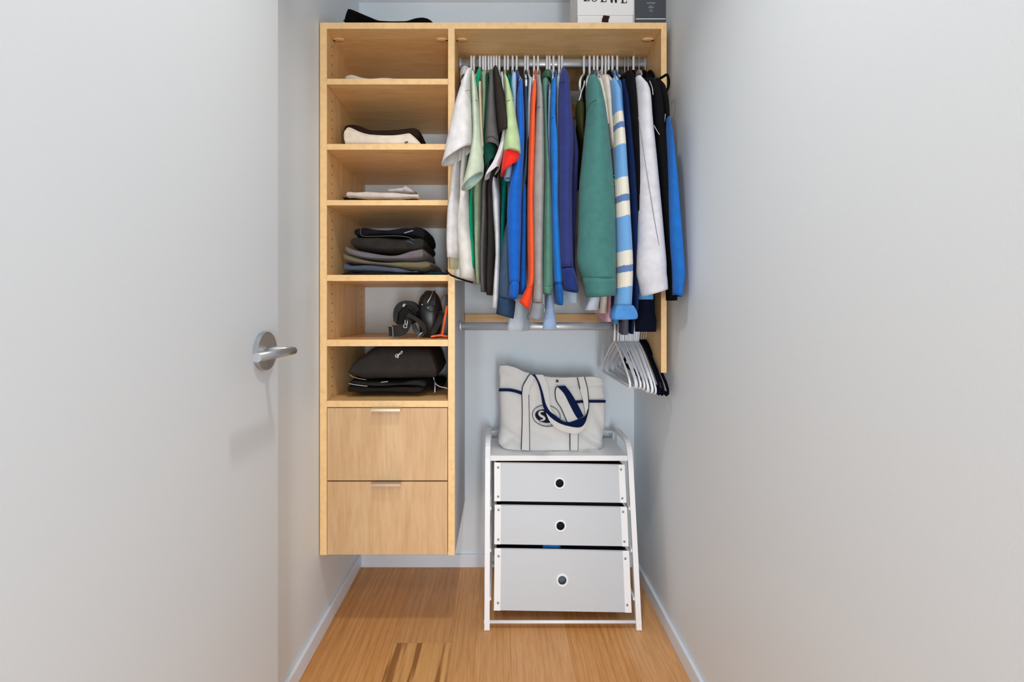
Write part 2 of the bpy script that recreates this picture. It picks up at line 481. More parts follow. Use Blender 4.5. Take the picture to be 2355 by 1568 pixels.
# ------------------------------------------------------------------ garments
class G: pass
def resample(rows, step=9.0):
    tot = 0
    for a, b in zip(rows, rows[1:]):
        tot += abs((a[1] + a[3]) - (b[1] + b[3])) / 2 + 0.3 * abs(a[0] + a[2] - b[0] - b[2]) / 2
    return crom(rows, max(5, int(tot / step)))
def sleeve_geo(rows, Y, ry, seed, n=24, fold=0.05, cap=True, grow=True):
    s = resample(rows); rings = []
    rn = random.Random(seed); p1, p2, p3 = (rn.uniform(0, 6.28) for _ in range(3))
    m = len(s)
    for i, (xl, yl, xr, yr) in enumerate(s):
        u = i / (m - 1)
        L, R = P(xl, yl, Y), P(xr, yr, Y)
        c = (L + R) / 2; a = (R - L) / 2
        k = min(1.0, 0.45 + u * 5.0) if grow else 1.0
        b = Vector((0, ry * k, 0))
        ring = []
        for j in range(n):
            t = 2 * math.pi * j / n
            g = fold * (math.sin(3 * t + p1 + 2.2 * u) * 0.5 + math.sin(5 * t + p2 - 3 * u) * 0.35 + 0.4 * math.sin(9 * u + p3 + 2 * t)) * min(1, 3 * u + .1)
            ct, st = math.cos(t), math.sin(t)
            ring.append(c + a * (ct * (1 + 0.25 * g)) + b * (st * (1 + 1.6 * g)))
        rings.append(ring)
    return loft_geo(rings, cap, False)
def solid(o, th=0.0022):
    m = o.modifiers.new('cloth thickness', 'SOLIDIFY'); m.thickness = th; m.offset = -1.0
    return o
def body_geo(hx, near, Y0, hem_z, seed, ztop=1.978, t0=0.0043, yfar=1.885, folds=0.0, recede=False):
    """near: [(py, xcentre_px, halfwidth_px)] of the edge that faces the room"""
    rn = random.Random(seed); ph = rn.uniform(0, 6.28)
    zs = list(np.linspace(ztop, 1.862, 6)) + list(np.linspace(1.84, hem_z, 22))
    pys = [q[0] for q in near]; xcs = [q[1] for q in near]; hws = [q[2] for q in near]
    X = PX(hx, 1.685)
    zfull = 1.978
    rings = []
    for z in zs:
        k = min(1.0, (zfull - z) / (zfull - 1.862)) if z > 1.862 else 1.0
        yn = 1.635 + (Y0 - 1.635) * k ** 0.9; yf = 1.735 + (yfar - 1.735) * k
        if recede: yn = max(yn, Y0 + (1.515 - Y0) * max(0.0, min(1.0, (1.80 - z) / 0.10)))   # the sleeve hangs free of the body below the armpit
        if z < 1.10: yf = min(yf, 1.672)      # long tails hang in front of the lower rod
        py = VY - (z - H) * F / Y0
        xn = PX(float(np.interp(py, pys, xcs)), Y0); tn = float(np.interp(py, pys, hws)) * Y0 / F
        xn = X + (xn - X) * k; tn = t0 + (tn - t0) * k
        right, left = [], []
        for i in range(15):
            s = i / 14.0                          # far (0) to near (1)
            s2 = s if s < 0.5 else 1 - (1 - s) ** 1.7 * 0.5 ** (1 - 1.7)
            y = yf + (yn - yf) * s2
            w = max(0.0, min(1.0, (1.66 - y) / max(0.02, 1.66 - Y0))); w = w * w * (3 - 2 * w)
            x = X + (xn - X) * w; t = t0 + (tn - t0) * w
            t *= max(0.0, 1 - abs(2 * s2 - 1) ** 7) ** 0.5 if s2 > 0.5 else max(0.25, (1 - abs(2 * s2 - 1) ** 9)) ** 0.5
            x += folds * w * math.sin(18 * z + ph + 30 * y)
            if y > 1.512:
                x = max(x, -0.1515 + t); x = min(x, 0.5425 - t)
            right.append(Vector((x + t, y, z))); left.append(Vector((x - t, y, z)))
        rings.append(right + left[::-1][1:-1])
    return loft_geo(rings)

GARMENTS = []
HGROUP = 'hangers carrying clothes on the upper rod'
CGROUP = 'clothes hanging on the upper rod'
def garment(name, label, cat, hx, col, Y=1.455, ry=0.04, sleeve=None, cuff=None, body=None, Y0=None, hem=None, hanger_kind='white', hang_label=None, cuff_col=None,
            fold=0.05, seam=None, mat=None, lining=None, lining_col=None, t0=0.0043, piping=None, ztop=None):
    seed = len(GARMENTS) * 7 + 3
    base = (PX(hx, 1.685), RY, 1.98)
    g = thing(name, label, cat, base)
    m = mat or fabric(*col)
    near = []
    first_body = min((r[1] + r[3]) / 2 for r in body) if body else 1e9
    if sleeve:
        for r in list(sleeve) + list(cuff or []):
            py = (r[1] + r[3]) / 2
            if py < first_body - 15: near.append((py, (r[0] + r[2]) / 2, 2.4))
    if body:
        for r in body: near.append(((r[1] + r[3]) / 2, (r[0] + r[2]) / 2, (r[2] - r[0]) / 2))
    near.sort()
    y0 = Y0 or (Y + 0.045)
    hz = hem if hem else (PZ((body[-1][1] + body[-1][3]) / 2, y0) if body else PZ(630, y0))
    mesh('body', *body_geo(hx, near, y0, hz, seed, ztop=ztop or (1.90 if hanger_kind is None else 1.978), t0=t0, folds=0.0014, recede=body is None), m, g, True)
    if sleeve:
        solid(mesh('sleeve', *sleeve_geo(sleeve, Y, ry, seed, fold=fold), m, g, True))
    if cuff:
        cm = fabric(*cuff_col) if cuff_col else m
        solid(mesh('cuff', *sleeve_geo(cuff, Y, ry * 0.98, seed, fold=fold * 0.7, cap=False, grow=False), cm, g, True))
    if lining:
        solid(mesh('sleeve_lining', *sleeve_geo(lining, Y + 0.003, ry * 0.9, seed + 1, fold=0.03, cap=False, grow=False), fabric(*lining_col), g, True))
    if seam:
        for sm in seam:
            pts = crom([(x, y, Y - ry * dd) for x, y, dd in sm], 14)
            tube('seam', [P(x, y, yy) for x, y, yy in pts], 0.0009, fabric(*[int(c * 0.62) for c in col]), g, 5)
    if piping:
        for sm in piping:
            pts = crom([(x, y, Y - ry * dd) for x, y, dd in sm], 14)
            tube('piping', [P(x, y, yy) for x, y, yy in pts], 0.0011, fabric(214, 214, 216), g, 5)
    r0 = sleeve[0] if sleeve else None
    rz = rnd.uniform(-.012, .012)
    if r0:
        dx = PX((r0[0] + r0[2]) / 2, Y) - PX(hx, 1.685)
        rz = math.asin(max(-.4, min(.4, dx / 0.20)))
    elif body:
        dx = PX((body[0][0] + body[0][2]) / 2, 1.49) - PX(hx, 1.685)
        rz = math.asin(max(-.3, min(.3, dx / 0.20)))
    if hanger_kind == 'white':
        hanger(hx, ROD1, HM_W, hang_label or ('white plastic hanger carrying the ' + ' '.join(label.split(' hanging')[0].split(' with')[0].split()[:11])), HGROUP, rz)
    elif hanger_kind == 'velvet':
        hanger(hx, ROD1, HM_V, hang_label, HGROUP, rz)
    GARMENTS.append(g)
    return g

garment('short_sleeve_tee', 'white short-sleeved tee hanging leftmost, its wide sleeve over the maple panel', 'shirt', 1083, (214, 212, 213), 1.44, 0.05,
        [(1079, 164, 1086, 163), (1069, 182, 1085, 182), (1061, 200, 1084, 200), (1049, 236, 1085, 232), (1041, 268, 1087, 262), (1031, 310, 1088, 296), (1022, 352, 1089, 318), (1015, 380, 1088, 338)],
        body=[(1034, 385, 1056, 385), (1029, 440, 1050, 440), (1021, 480, 1049, 480), (1018, 530, 1047, 530), (1018, 560, 1046, 560), (1021, 590, 1046, 590)], Y0=1.475,
        seam=[[(1062, 212, .7), (1074, 208, 1.0), (1084, 206, .8)]], hang_label='white plastic hanger nearest the left end of the upper rod')
solid(mesh('collar', *sleeve_geo([(1060, 162, 1083, 161), (1058, 172, 1083, 171), (1059, 186, 1078, 184)], 1.60, 0.045, 5), fabric(206, 202, 202), GARMENTS[-1], True))
garment('tank_top', 'off-white top with black hem trim below the white and cream tees', 'shirt', 1087, (208, 208, 208), 1.50, 0.02,
        None, body=[(1062, 230, 1070, 230), (1030, 560, 1085, 560), (1028, 600, 1088, 600), (1027, 640, 1090, 646)], Y0=1.515, hanger_kind=None)
_tk = GARMENTS[-1]
tube('hem_trim', [P(x, y, 1.508) for x, y in ((1025, 622), (1036, 632), (1052, 639), (1070, 645), (1088, 650))], 0.003, fabric(20, 20, 22), _tk, 8)
garment('olive_tee', 'tan-green tee whose hem shows below the leftmost white tee', 'shirt', 1091, (170, 170, 140), 1.49, 0.02,
        None, body=[(1060, 230, 1068, 230), (1036, 470, 1046, 470), (1026, 560, 1048, 560), (1025, 615, 1048, 620)], Y0=1.50, hang_label='slim white hanger second from the left end of the upper rod')
garment('cream_tee', 'cream tee with a long straight body beside the leftmost white tee', 'shirt', 1097, (216, 213, 206), 1.49, 0.02,
        None, body=[(1068, 215, 1076, 215), (1056, 350, 1074, 350), (1051, 400, 1070, 400), (1052, 440, 1074, 440), (1046, 480, 1080, 480), (1044, 520, 1083, 520), (1046, 560, 1088, 560), (1048, 600, 1091, 600), (1050, 636, 1092, 640)], Y0=1.465, hanger_kind=None)
garment('sage_tee', 'pale sage tee with a wide flared open sleeve next to the leftmost white tee', 'shirt', 1104, (192, 204, 182), 1.425, 0.055,
        [(1085, 172, 1091, 169), (1084, 200, 1096, 198), (1085, 232, 1100, 228), (1087, 280, 1104, 270), (1087, 320, 1107, 310), (1080, 360, 1110, 345), (1072, 395, 1112, 368), (1066, 418, 1113, 384), (1061, 436, 1112, 400)],
        seam=[[(1084, 233, .7), (1092, 230, 1.0), (1100, 232, .8)]], lining=[(1080, 372, 1110, 352), (1072, 400, 1112, 376), (1066, 420, 1112, 388), (1063, 432, 1111, 398)], lining_col=(190, 222, 216))
garment('emerald_tee', 'emerald green shirt between the pale sage tee and the tan tee', 'shirt', 1111, (0, 152, 112), 1.475, 0.025,
        [(1101, 158, 1106, 158), (1094, 180, 1107, 178), (1092, 208, 1102, 205), (1095, 240, 1102, 240), (1098, 300, 1103, 300)],
        body=[(1077, 450, 1087, 450), (1076, 510, 1089, 510), (1077, 560, 1091, 560), (1078, 612, 1092, 620)], Y0=1.485)
garment('tan_tee', 'light tan tee with a narrow sleeve right of the emerald shirt', 'shirt', 1117, (222, 204, 172), 1.455, 0.035,
        [(1100, 194, 1107, 190), (1101, 240, 1109, 238), (1103, 290, 1111, 288), (1104, 330, 1113, 328), (1105, 346, 1114, 344)],
        lining=[(1106, 338, 1113, 336), (1107, 370, 1114, 360)], lining_col=(214, 218, 208))
garment('olive_shirt', 'muted olive tee with a long body between tan and charcoal tees', 'shirt', 1124, (142, 156, 128), 1.475, 0.03,
        [(1107, 168, 1120, 170), (1108, 200, 1121, 200), (1109, 260, 1119, 260), (1111, 310, 1118, 310)],
        body=[(1084, 420, 1108, 420), (1083, 445, 1106, 445), (1085, 500, 1104, 500), (1088, 560, 1103, 560), (1091, 630, 1104, 630), (1092, 650, 1106, 650)], Y0=1.475)
garment('forest_tee', 'dark forest green tee whose sleeve shows inside the charcoal sleeve', 'shirt', 1130, (22, 70, 58), 1.462, 0.045,
        [(1117, 175, 1125, 172), (1117, 220, 1126, 220), (1113, 280, 1128, 272), (1111, 330, 1138, 322), (1111, 365, 1141, 348), (1113, 392, 1139, 368)])
garment('charcoal_tee', 'charcoal grey tee with a stitched sleeve hem beside the black tee', 'shirt', 1136, (92, 90, 90), 1.44, 0.045,
        [(1127, 166, 1135, 166), (1123, 200, 1138, 200), (1120, 240, 1140, 235), (1117, 290, 1143, 283), (1115, 322, 1147, 316), (1116, 336, 1148, 342)],
        body=[(1104, 425, 1119, 425), (1103, 480, 1118, 480), (1102, 560, 1115, 560), (1102, 640, 1115, 640), (1102, 668, 1118, 672)], Y0=1.468,
        seam=[[(1116, 318, .8), (1130, 313, 1.02), (1147, 324, .8)]], fold=0.03)
garment('black_tee', 'black-brown tee with its sleeve swung out over the charcoal one', 'shirt', 1142, (48, 43, 40), 1.43, 0.045,
        [(1134, 160, 1140, 160), (1134, 178, 1149, 174), (1137, 228, 1161, 222), (1141, 268, 1169, 262), (1143, 294, 1175, 288), (1146, 314, 1176, 304)],
        body=[(1118, 420, 1133, 420), (1117, 500, 1134, 500), (1116, 570, 1136, 560), (1115, 640, 1134, 630), (1116, 674, 1132, 680)], Y0=1.46, fold=0.03)
garment('white_tee', 'white tee with a crumpled flared sleeve beside the mint tee', 'shirt', 1148, (212, 213, 218), 1.448, 0.04,
        [(1151, 172, 1157, 170), (1153, 215, 1160, 215), (1155, 260, 1162, 255), (1154, 310, 1162, 308), (1146, 345, 1161, 336), (1131, 380, 1157, 362), (1118, 400, 1152, 376), (1114, 412, 1149, 386)],
        body=[(1127, 428, 1150, 428), (1130, 480, 1150, 480), (1134, 540, 1150, 540), (1136, 590, 1150, 590), (1133, 640, 1150, 640), (1130, 690, 1148, 700), (1129, 705, 1146, 710)], Y0=1.475, fold=0.12)
garment('mint_tee', 'mint green tee with a bright red sleeve lining', 'shirt', 1161, (176, 198, 150), 1.43, 0.048,
        [(1158, 178, 1165, 178), (1160, 212, 1174, 208), (1161, 250, 1182, 240), (1160, 300, 1190, 290), (1158, 338, 1197, 328), (1159, 352, 1199, 360)],
        seam=[[(1160, 238, .7), (1168, 231, 1.0), (1180, 230, .8)], [(1160, 345, .8), (1178, 341, 1.02), (1198, 350, .8)]],
        lining=[(1160, 340, 1197, 334), (1155, 372, 1199, 358), (1151, 404, 1194, 376)], lining_col=(226, 42, 30), fold=0.03)
garment('teal_shirt', 'dark teal shirt showing between the white and royal blue sleeves', 'shirt', 1168, (0, 102, 92), 1.478, 0.025,
        [(1168, 178, 1176, 176), (1170, 215, 1177, 212), (1170, 260, 1178, 258)],
        body=[(1150, 410, 1169, 410), (1150, 470, 1166, 470), (1149, 540, 1161, 540), (1149, 600, 1155, 600)], Y0=1.492)
garment('light_blue_knit', 'light blue knit with rolled narrow cuff tip below the mint sleeve', 'sweater', 1179, (150, 184, 214), 1.468, 0.026,
        [(1178, 168, 1187, 170), (1175, 200, 1188, 200), (1179, 240, 1187, 238), (1179, 300, 1186, 300), (1169, 360, 1182, 358), (1161, 388, 1179, 386)],
        cuff=[(1160, 386, 1180, 384), (1160, 400, 1178, 400), (1159, 412, 1176, 413)])
garment('royal_blue_sweatshirt', 'royal blue sweatshirt with ribbed cuff, widest blue sleeve on the left half', 'sweatshirt', 1188, (14, 94, 190), 1.447, 0.04,
        [(1195, 188, 1202, 186), (1189, 220, 1203, 215), (1188, 260, 1205, 250), (1189, 310, 1206, 300), (1182, 370, 1205, 360), (1172, 420, 1201, 420), (1166, 480, 1199, 480), (1167, 540, 1198, 540), (1169, 600, 1196, 600), (1171, 650, 1195, 648)],
        cuff=[(1172, 649, 1194, 648), (1171, 668, 1193, 670), (1169, 682, 1189, 688)],
        body=[(1199, 425, 1214, 425), (1197, 520, 1213, 520), (1196, 600, 1214, 600), (1195, 640, 1215, 640), (1194, 676, 1215, 674)], Y0=1.475)
garment('slate_sweater', 'heathered slate-blue sweater with a broad dark cuff left of the royal blue sleeve', 'sweater', 1208, (66, 86, 108), 1.51, 0.035,
        [(1205, 186, 1214, 184), (1204, 240, 1213, 236), (1206, 300, 1215, 300), (1206, 350, 1214, 350), (1196, 420, 1212, 420), (1172, 490, 1196, 490), (1155, 550, 1186, 550), (1148, 620, 1182, 620), (1145, 682, 1184, 690)],
        cuff=[(1144, 683, 1186, 692), (1143, 704, 1184, 714), (1141, 722, 1181, 733)], cuff_col=(44, 66, 92), Y0=1.55)
garment('pale_shirt', 'pale grey-blue shirt with a long tail below the orange cuff', 'shirt', 1214, (196, 208, 218), 1.485, 0.025,
        [(1217, 182, 1224, 180), (1214, 220, 1222, 216), (1213, 262, 1219, 258), (1213, 320, 1217, 320)],
        body=[(1200, 560, 1212, 560), (1182, 640, 1206, 640), (1170, 690, 1204, 690), (1165, 730, 1203, 730), (1162, 761, 1202, 763)], Y0=1.565)
garment('orange_sweatshirt', 'bright orange sweatshirt with a flared open cuff', 'sweatshirt', 1229, (250, 92, 42), 1.452, 0.034,
        [(1226, 188, 1233, 187), (1221, 225, 1233, 220), (1219, 260, 1231, 255), (1216, 320, 1230, 320), (1214, 400, 1228, 400), (1213, 460, 1226, 460), (1213, 560, 1228, 560), (1214, 640, 1228, 636), (1209, 664, 1226, 656)],
        cuff=[(1209, 664, 1226, 656), (1199, 684, 1223, 682), (1194, 694, 1217, 712)], cuff_col=(242, 70, 30))
garment('grey_sweatshirt', 'light grey sweatshirt with long bell-shaped cuff right of the orange one', 'sweatshirt', 1238, (150, 150, 148), 1.457, 0.038,
        [(1235, 178, 1243, 178), (1233, 215, 1247, 215), (1233, 245, 1249, 243), (1230, 300, 1251, 300), (1227, 380, 1252, 380), (1225, 440, 1251, 440), (1225, 540, 1249, 540), (1226, 620, 1248, 620), (1224, 695, 1249, 696)],
        cuff=[(1223, 696, 1251, 698), (1218, 720, 1250, 722), (1213, 730, 1248, 738)], cuff_col=(134, 138, 146), seam=[[(1233, 250, .7), (1241, 245, 1.0), (1249, 247, .8)]])
g = garment('hooded_sweatshirt', 'grey-green hooded sweatshirt between light grey and bright blue sleeves', 'sweatshirt', 1259, (82, 128, 112), 1.46, 0.035,
        [(1248, 184, 1262, 184), (1246, 215, 1258, 212), (1249, 260, 1257, 258), (1251, 330, 1259, 330), (1252, 380, 1263, 380), (1251, 440, 1267, 440), (1249, 540, 1270, 540), (1247, 640, 1271, 640), (1246, 659, 1271, 659)],
        cuff=[(1246, 658, 1271, 658), (1246, 670, 1270, 672), (1249, 675, 1268, 678)])
solid(mesh('hood', *sleeve_geo([(1250, 168, 1266, 170), (1247, 174, 1269, 176), (1247, 182, 1269, 184), (1251, 190, 1267, 192)], 1.475, 0.04, 5), fabric(58, 96, 78), g, True))
garment('lavender_shirt', 'pale lavender-blue shirt with a long tail below the grey-green cuff', 'shirt', 1265, (168, 194, 232), 1.487, 0.022,
        [(1260, 196, 1268, 196), (1259, 240, 1266, 240), (1258, 300, 1264, 300), (1260, 360, 1266, 360), (1263, 430, 1268, 430)],
        body=[(1266, 560, 1272, 560), (1262, 640, 1275, 640), (1257, 680, 1278, 680), (1250, 720, 1280, 720), (1245, 757, 1282, 757)], Y0=1.565)
garment('bright_blue_sweatshirt', 'bright blue textured sweatshirt with a narrow cuff left of the indigo one', 'sweatshirt', 1274, (24, 112, 196), 1.457, 0.036,
        [(1269, 184, 1280, 182), (1266, 220, 1279, 220), (1264, 272, 1277, 270), (1264, 330, 1283, 330), (1266, 400, 1284, 400), (1267, 480, 1284, 480), (1269, 560, 1288, 560), (1273, 640, 1292, 640), (1274, 650, 1292, 650)],
        cuff=[(1275, 650, 1292, 650), (1277, 680, 1295, 680), (1280, 700, 1294, 702)], cuff_col=(14, 88, 168), seam=[[(1264, 274, .7), (1270, 270, 1.0), (1277, 271, .8)]])
garment('sky_blue_shirt', 'very pale blue shirt edge just left of the indigo sweatshirt', 'shirt', 1287, (182, 208, 226), 1.487, 0.02,
        [(1281, 180, 1288, 180), (1277, 240, 1284, 240), (1279, 300, 1285, 300), (1281, 345, 1286, 345)],
        body=[(1300, 560, 1312, 560), (1312, 640, 1336, 640), (1311, 697, 1335, 697)], Y0=1.60)
garment('indigo_sweatshirt', 'indigo sweatshirt with pointed shoulder and wide cuff at the middle gap', 'sweatshirt', 1294, (44, 54, 116), 1.445, 0.045,
        [(1291, 160, 1296, 160), (1286, 188, 1308, 186), (1284, 230, 1311, 225), (1283, 280, 1316, 275), (1284, 340, 1318, 340), (1284, 420, 1315, 420), (1285, 520, 1315, 520), (1288, 616, 1318, 616)],
        cuff=[(1289, 618, 1319, 618), (1293, 650, 1330, 655), (1296, 666, 1330, 673)], cuff_col=(28, 48, 112),
        body=[(1310, 290, 1330, 290), (1314, 340, 1338, 340), (1314, 420, 1333, 420), (1314, 520, 1328, 520), (1316, 600, 1326, 600), (1318, 640, 1332, 645)], Y0=1.485,
        seam=[[(1285, 193, .7), (1296, 188, 1.0), (1309, 195, .8)]])
g = garment('sleeveless_shirt', 'dark olive shirt with a scooped neckline tucked left of the green sweatshirt', 'shirt', 1345, (62, 64, 34), 1.50, 0.03,
        [(1327, 233, 1343, 238), (1324, 255, 1345, 262), (1326, 282, 1344, 292), (1333, 312, 1343, 322), (1339, 332, 1343, 334)], hem=1.60)
tube('strap', [P(x, y, 1.49) for x, y in crom([(1344, 186), (1343, 196), (1337, 212), (1333, 228), (1330, 238), (1334, 252), (1341, 240)], 16)], 0.0022, fabric(226, 228, 232), g, 6)
garment('green_sweatshirt', 'large sage-teal green sweatshirt facing out with the broadest sleeve', 'sweatshirt', 1358, (66, 118, 114), 1.425, 0.055,
        [(1352, 180, 1371, 180), (1348, 205, 1378, 200), (1349, 230, 1385, 225), (1349, 260, 1391, 252), (1344, 310, 1398, 300), (1338, 370, 1405, 360), (1332, 430, 1411, 430), (1330, 500, 1414, 500), (1328, 560, 1415, 560), (1326, 595, 1415, 595), (1331, 622, 1415, 622), (1339, 641, 1415, 640)],
        cuff=[(1338, 640, 1415, 640), (1343, 662, 1415, 660), (1347, 684, 1414, 680)], seam=[[(1350, 256, .75), (1355, 243, .95), (1366, 232, 1.02), (1384, 226, .7)]], fold=0.04)
garment('white_shirt', 'pale bluish white shirt with ruffled tail below the green sweatshirt cuff', 'shirt', 1368, (208, 222, 238), 1.49, 0.02,
        None, body=[(1360, 260, 1370, 260), (1370, 560, 1384, 560), (1358, 640, 1386, 640), (1350, 690, 1384, 690), (1340, 712, 1378, 714)], Y0=1.525)
garment('cream_sweater', 'cream sweater with a soft shoulder between green sweatshirt and striped knit', 'sweater', 1375, (216, 206, 194), 1.472, 0.035,
        [(1382, 178, 1397, 175), (1386, 210, 1402, 205), (1393, 260, 1406, 255), (1400, 320, 1408, 315), (1403, 345, 1409, 345)],
        body=[(1394, 560, 1404, 560), (1382, 640, 1403, 640), (1382, 700, 1403, 700), (1381, 719, 1402, 722)], Y0=1.525)
garment('ivory_shirt', 'ivory shirt collar edge peeking out right of the green shoulder', 'shirt', 1367, (224, 220, 212), 1.47, 0.02,
        [(1374, 182, 1381, 181), (1379, 205, 1387, 203), (1386, 240, 1393, 238), (1394, 290, 1400, 288)], hanger_kind=None, hem=1.40)
garment('pink_shirt', 'light pink shirt edge left of the striped knit', 'shirt', 1386, (224, 176, 196), 1.487, 0.02,
        [(1395, 215, 1402, 214), (1402, 290, 1411, 290), (1404, 340, 1412, 340), (1405, 390, 1411, 392)],
        body=[(1402, 560, 1411, 560), (1400, 640, 1411, 640), (1398, 700, 1411, 700), (1395, 738, 1410, 742)], Y0=1.535, ztop=1.94)
g = garment('printed_tee', 'black tee with neon green lettering peeking out left of the striped knit', 'shirt', 1394, (16, 18, 22), 1.455, 0.02,
        [(1408, 394, 1419, 395), (1406, 408, 1421, 405), (1406, 422, 1420, 416), (1407, 434, 1414, 432)], hem=1.45, fold=0.0)
for pts in ([(1409, 413), (1411, 421), (1414, 417), (1412, 411), (1409, 413)], [(1414, 409), (1417, 407), (1415, 413), (1418, 411)], [(1408, 424), (1411, 428), (1413, 422)], [(1411, 404), (1418, 402)]):
    tube('print_lettering', [P(x, y, 1.432) for x, y in pts], 0.0010, plain('neon_green', rgb(120, 200, 60), 0.6), g, 5)

# striped knit: the stripes are dyed into the yarn, so they follow the sleeve's height
def stripe_mat():
    m, nt, b = new_mat('striped_knit'); N = nt.nodes; L = nt.links
    tc = N.new('ShaderNodeTexCoord'); sp = N.new('ShaderNodeSeparateXYZ'); L.new(tc.outputs['Object'], sp.inputs[0])
    nz = N.new('ShaderNodeTexNoise'); nz.inputs['Scale'].default_value = 260.0
    L.new(tc.outputs['Object'], nz.inputs['Vector'])
    ma = N.new('ShaderNodeMath'); ma.operation = 'MULTIPLY_ADD'; ma.inputs[1].default_value = 0.012; L.new(nz.outputs['Fac'], ma.inputs[0])
    mx_ = N.new('ShaderNodeMath'); mx_.operation = 'MULTIPLY_ADD'; mx_.inputs[1].default_value = -0.16; L.new(sp.outputs['X'], mx_.inputs[0]); L.new(sp.outputs['Z'], mx_.inputs[2])
    L.new(mx_.outputs[0], ma.inputs[2])
    z0, z1 = PZ(745, 1.40), PZ(170, 1.40)
    off = -0.16 * PX(1435, 1.40) + 0.006
    mr = N.new('ShaderNodeMapRange'); mr.inputs[1].default_value = z0 + off; mr.inputs[2].default_value = z1 + off
    L.new(ma.outputs[0], mr.inputs[0])
    ra = N.new('ShaderNodeValToRGB'); ra.color_ramp.interpolation = 'CONSTANT'
    BL, CR, SL = rgb(104, 160, 214), rgb(224, 219, 206), rgb(92, 122, 172)
    segs = [(745, BL), (660, CR), (627, SL), (611, CR), (577, BL), (497, CR), (463, SL), (447, CR), (408, BL), (330, CR), (292, SL), (279, CR), (255, BL)]
    e = ra.color_ramp.elements
    for i, (py, c) in enumerate(segs):
        pos = (PZ(py, 1.40) - z0) / (z1 - z0)
        el = e[0] if i == 0 else (e[1] if i == 1 else e.new(pos))
        el.position = max(0, pos); el.color = c
    L.new(mr.outputs[0], ra.inputs[0]); L.new(ra.outputs['Color'], b.inputs['Base Color'])
    b.inputs['Roughness'].default_value = 0.95; b.inputs['Sheen Weight'].default_value = 0.15
    wv = N.new('ShaderNodeTexWave'); wv.inputs['Scale'].default_value = 90.0; wv.bands_direction = 'X'; wv.inputs['Distortion'].default_value = 1.0
    L.new(tc.outputs['Object'], wv.inputs['Vector'])
    bp = N.new('ShaderNodeBump'); bp.inputs['Strength'].default_value = 0.35; bp.inputs['Distance'].default_value = 0.0015
    L.new(wv.outputs['Fac'], bp.inputs['Height']); L.new(bp.outputs['Normal'], b.inputs['Normal'])
    return m
g = garment('striped_sweater', 'blue and cream striped knit sweater with a ribbed blue cuff', 'sweater', 1402, (104, 160, 214), 1.44, 0.042,
        [(1404, 186, 1414, 184), (1405, 215, 1424, 210), (1407, 255, 1428, 248), (1410, 300, 1434, 295), (1411, 350, 1438, 345), (1412, 400, 1441, 395), (1413, 450, 1445, 445), (1414, 500, 1448, 500), (1415, 560, 1452, 560), (1416, 610, 1454, 610), (1416, 660, 1453, 660), (1413, 704, 1451, 704)],
        mat=stripe_mat(), fold=0.03)
# ribbed cuff with raised ribs
rings = []
for (xl, yl, xr, yr) in crom([(1413, 702, 1452, 702), (1410, 708, 1457, 708), (1405, 722, 1463, 721), (1405, 731, 1463, 730), (1409, 735, 1460, 733)], 9):
    Lp, Rp = P(xl, yl, 1.44), P(xr, yr, 1.44); c = (Lp + Rp) / 2; a = (Rp - Lp) / 2
    rings.append([c + a * (math.cos(t) * (1 + .05 * (k % 2))) + Vector((0, 0.046 * math.sin(t) * (1 + .16 * (k % 2)), 0)) for k, t in [(k, 2 * math.pi * k / 72) for k in range(72)]])
solid(mesh('cuff', *loft_geo(rings, False, False), fabric(84, 148, 214), g, True))
garment('medium_blue_shirt', 'medium blue shirt edge right behind the striped knit', 'shirt', 1410, (70, 128, 190), 1.487, 0.022,
        [(1418, 186, 1428, 184), (1424, 230, 1432, 228), (1429, 290, 1436, 290), (1432, 340, 1438, 340)],
        body=[(1420, 640, 1430, 640), (1410, 700, 1428, 700), (1410, 744, 1427, 745)], Y0=1.535)
garment('grey_trousers', 'dark grey trouser leg end hanging under the ribbed blue cuff', 'trousers', 1421, (84, 86, 102), 1.49, 0.02,
        None, body=[(1428, 230, 1436, 230), (1440, 560, 1450, 560), (1432, 690, 1450, 690), (1431, 770, 1449, 770)], Y0=1.515)
garment('navy_sweatshirt', 'navy sweatshirt right of the striped knit under the black jacket', 'sweatshirt', 1440, (22, 40, 82), 1.472, 0.032,
        [(1428, 186, 1437, 183), (1431, 230, 1443, 225), (1434, 270, 1448, 262), (1438, 330, 1455, 330), (1442, 400, 1462, 400), (1447, 480, 1466, 480), (1451, 560, 1467, 560), (1453, 640, 1467, 640), (1454, 700, 1466, 700), (1452, 722, 1463, 722)],
        body=[(1452, 740, 1460, 740), (1450, 768, 1459, 768)], Y0=1.53, hanger_kind='velvet', hang_label='thin metal hook hanger carrying the navy sweatshirt')
g = garment('black_jacket', 'black jacket with pointed shoulder left of the white jacket', 'jacket', 1448, (18, 19, 22), 1.452, 0.038,
        [(1441, 166, 1452, 166), (1439, 200, 1460, 195), (1447, 250, 1464, 245), (1453, 320, 1467, 315), (1459, 400, 1469, 400), (1463, 480, 1470, 480), (1464, 600, 1469, 600)],
        hanger_kind='velvet', hang_label='thin metal hook hanger carrying the black jacket')
solid(mesh('collar', *sleeve_geo([(1424, 180, 1436, 184), (1430, 172, 1446, 186), (1440, 166, 1453, 178)], 1.47, 0.02, 5), fabric(14, 15, 18), g, True))
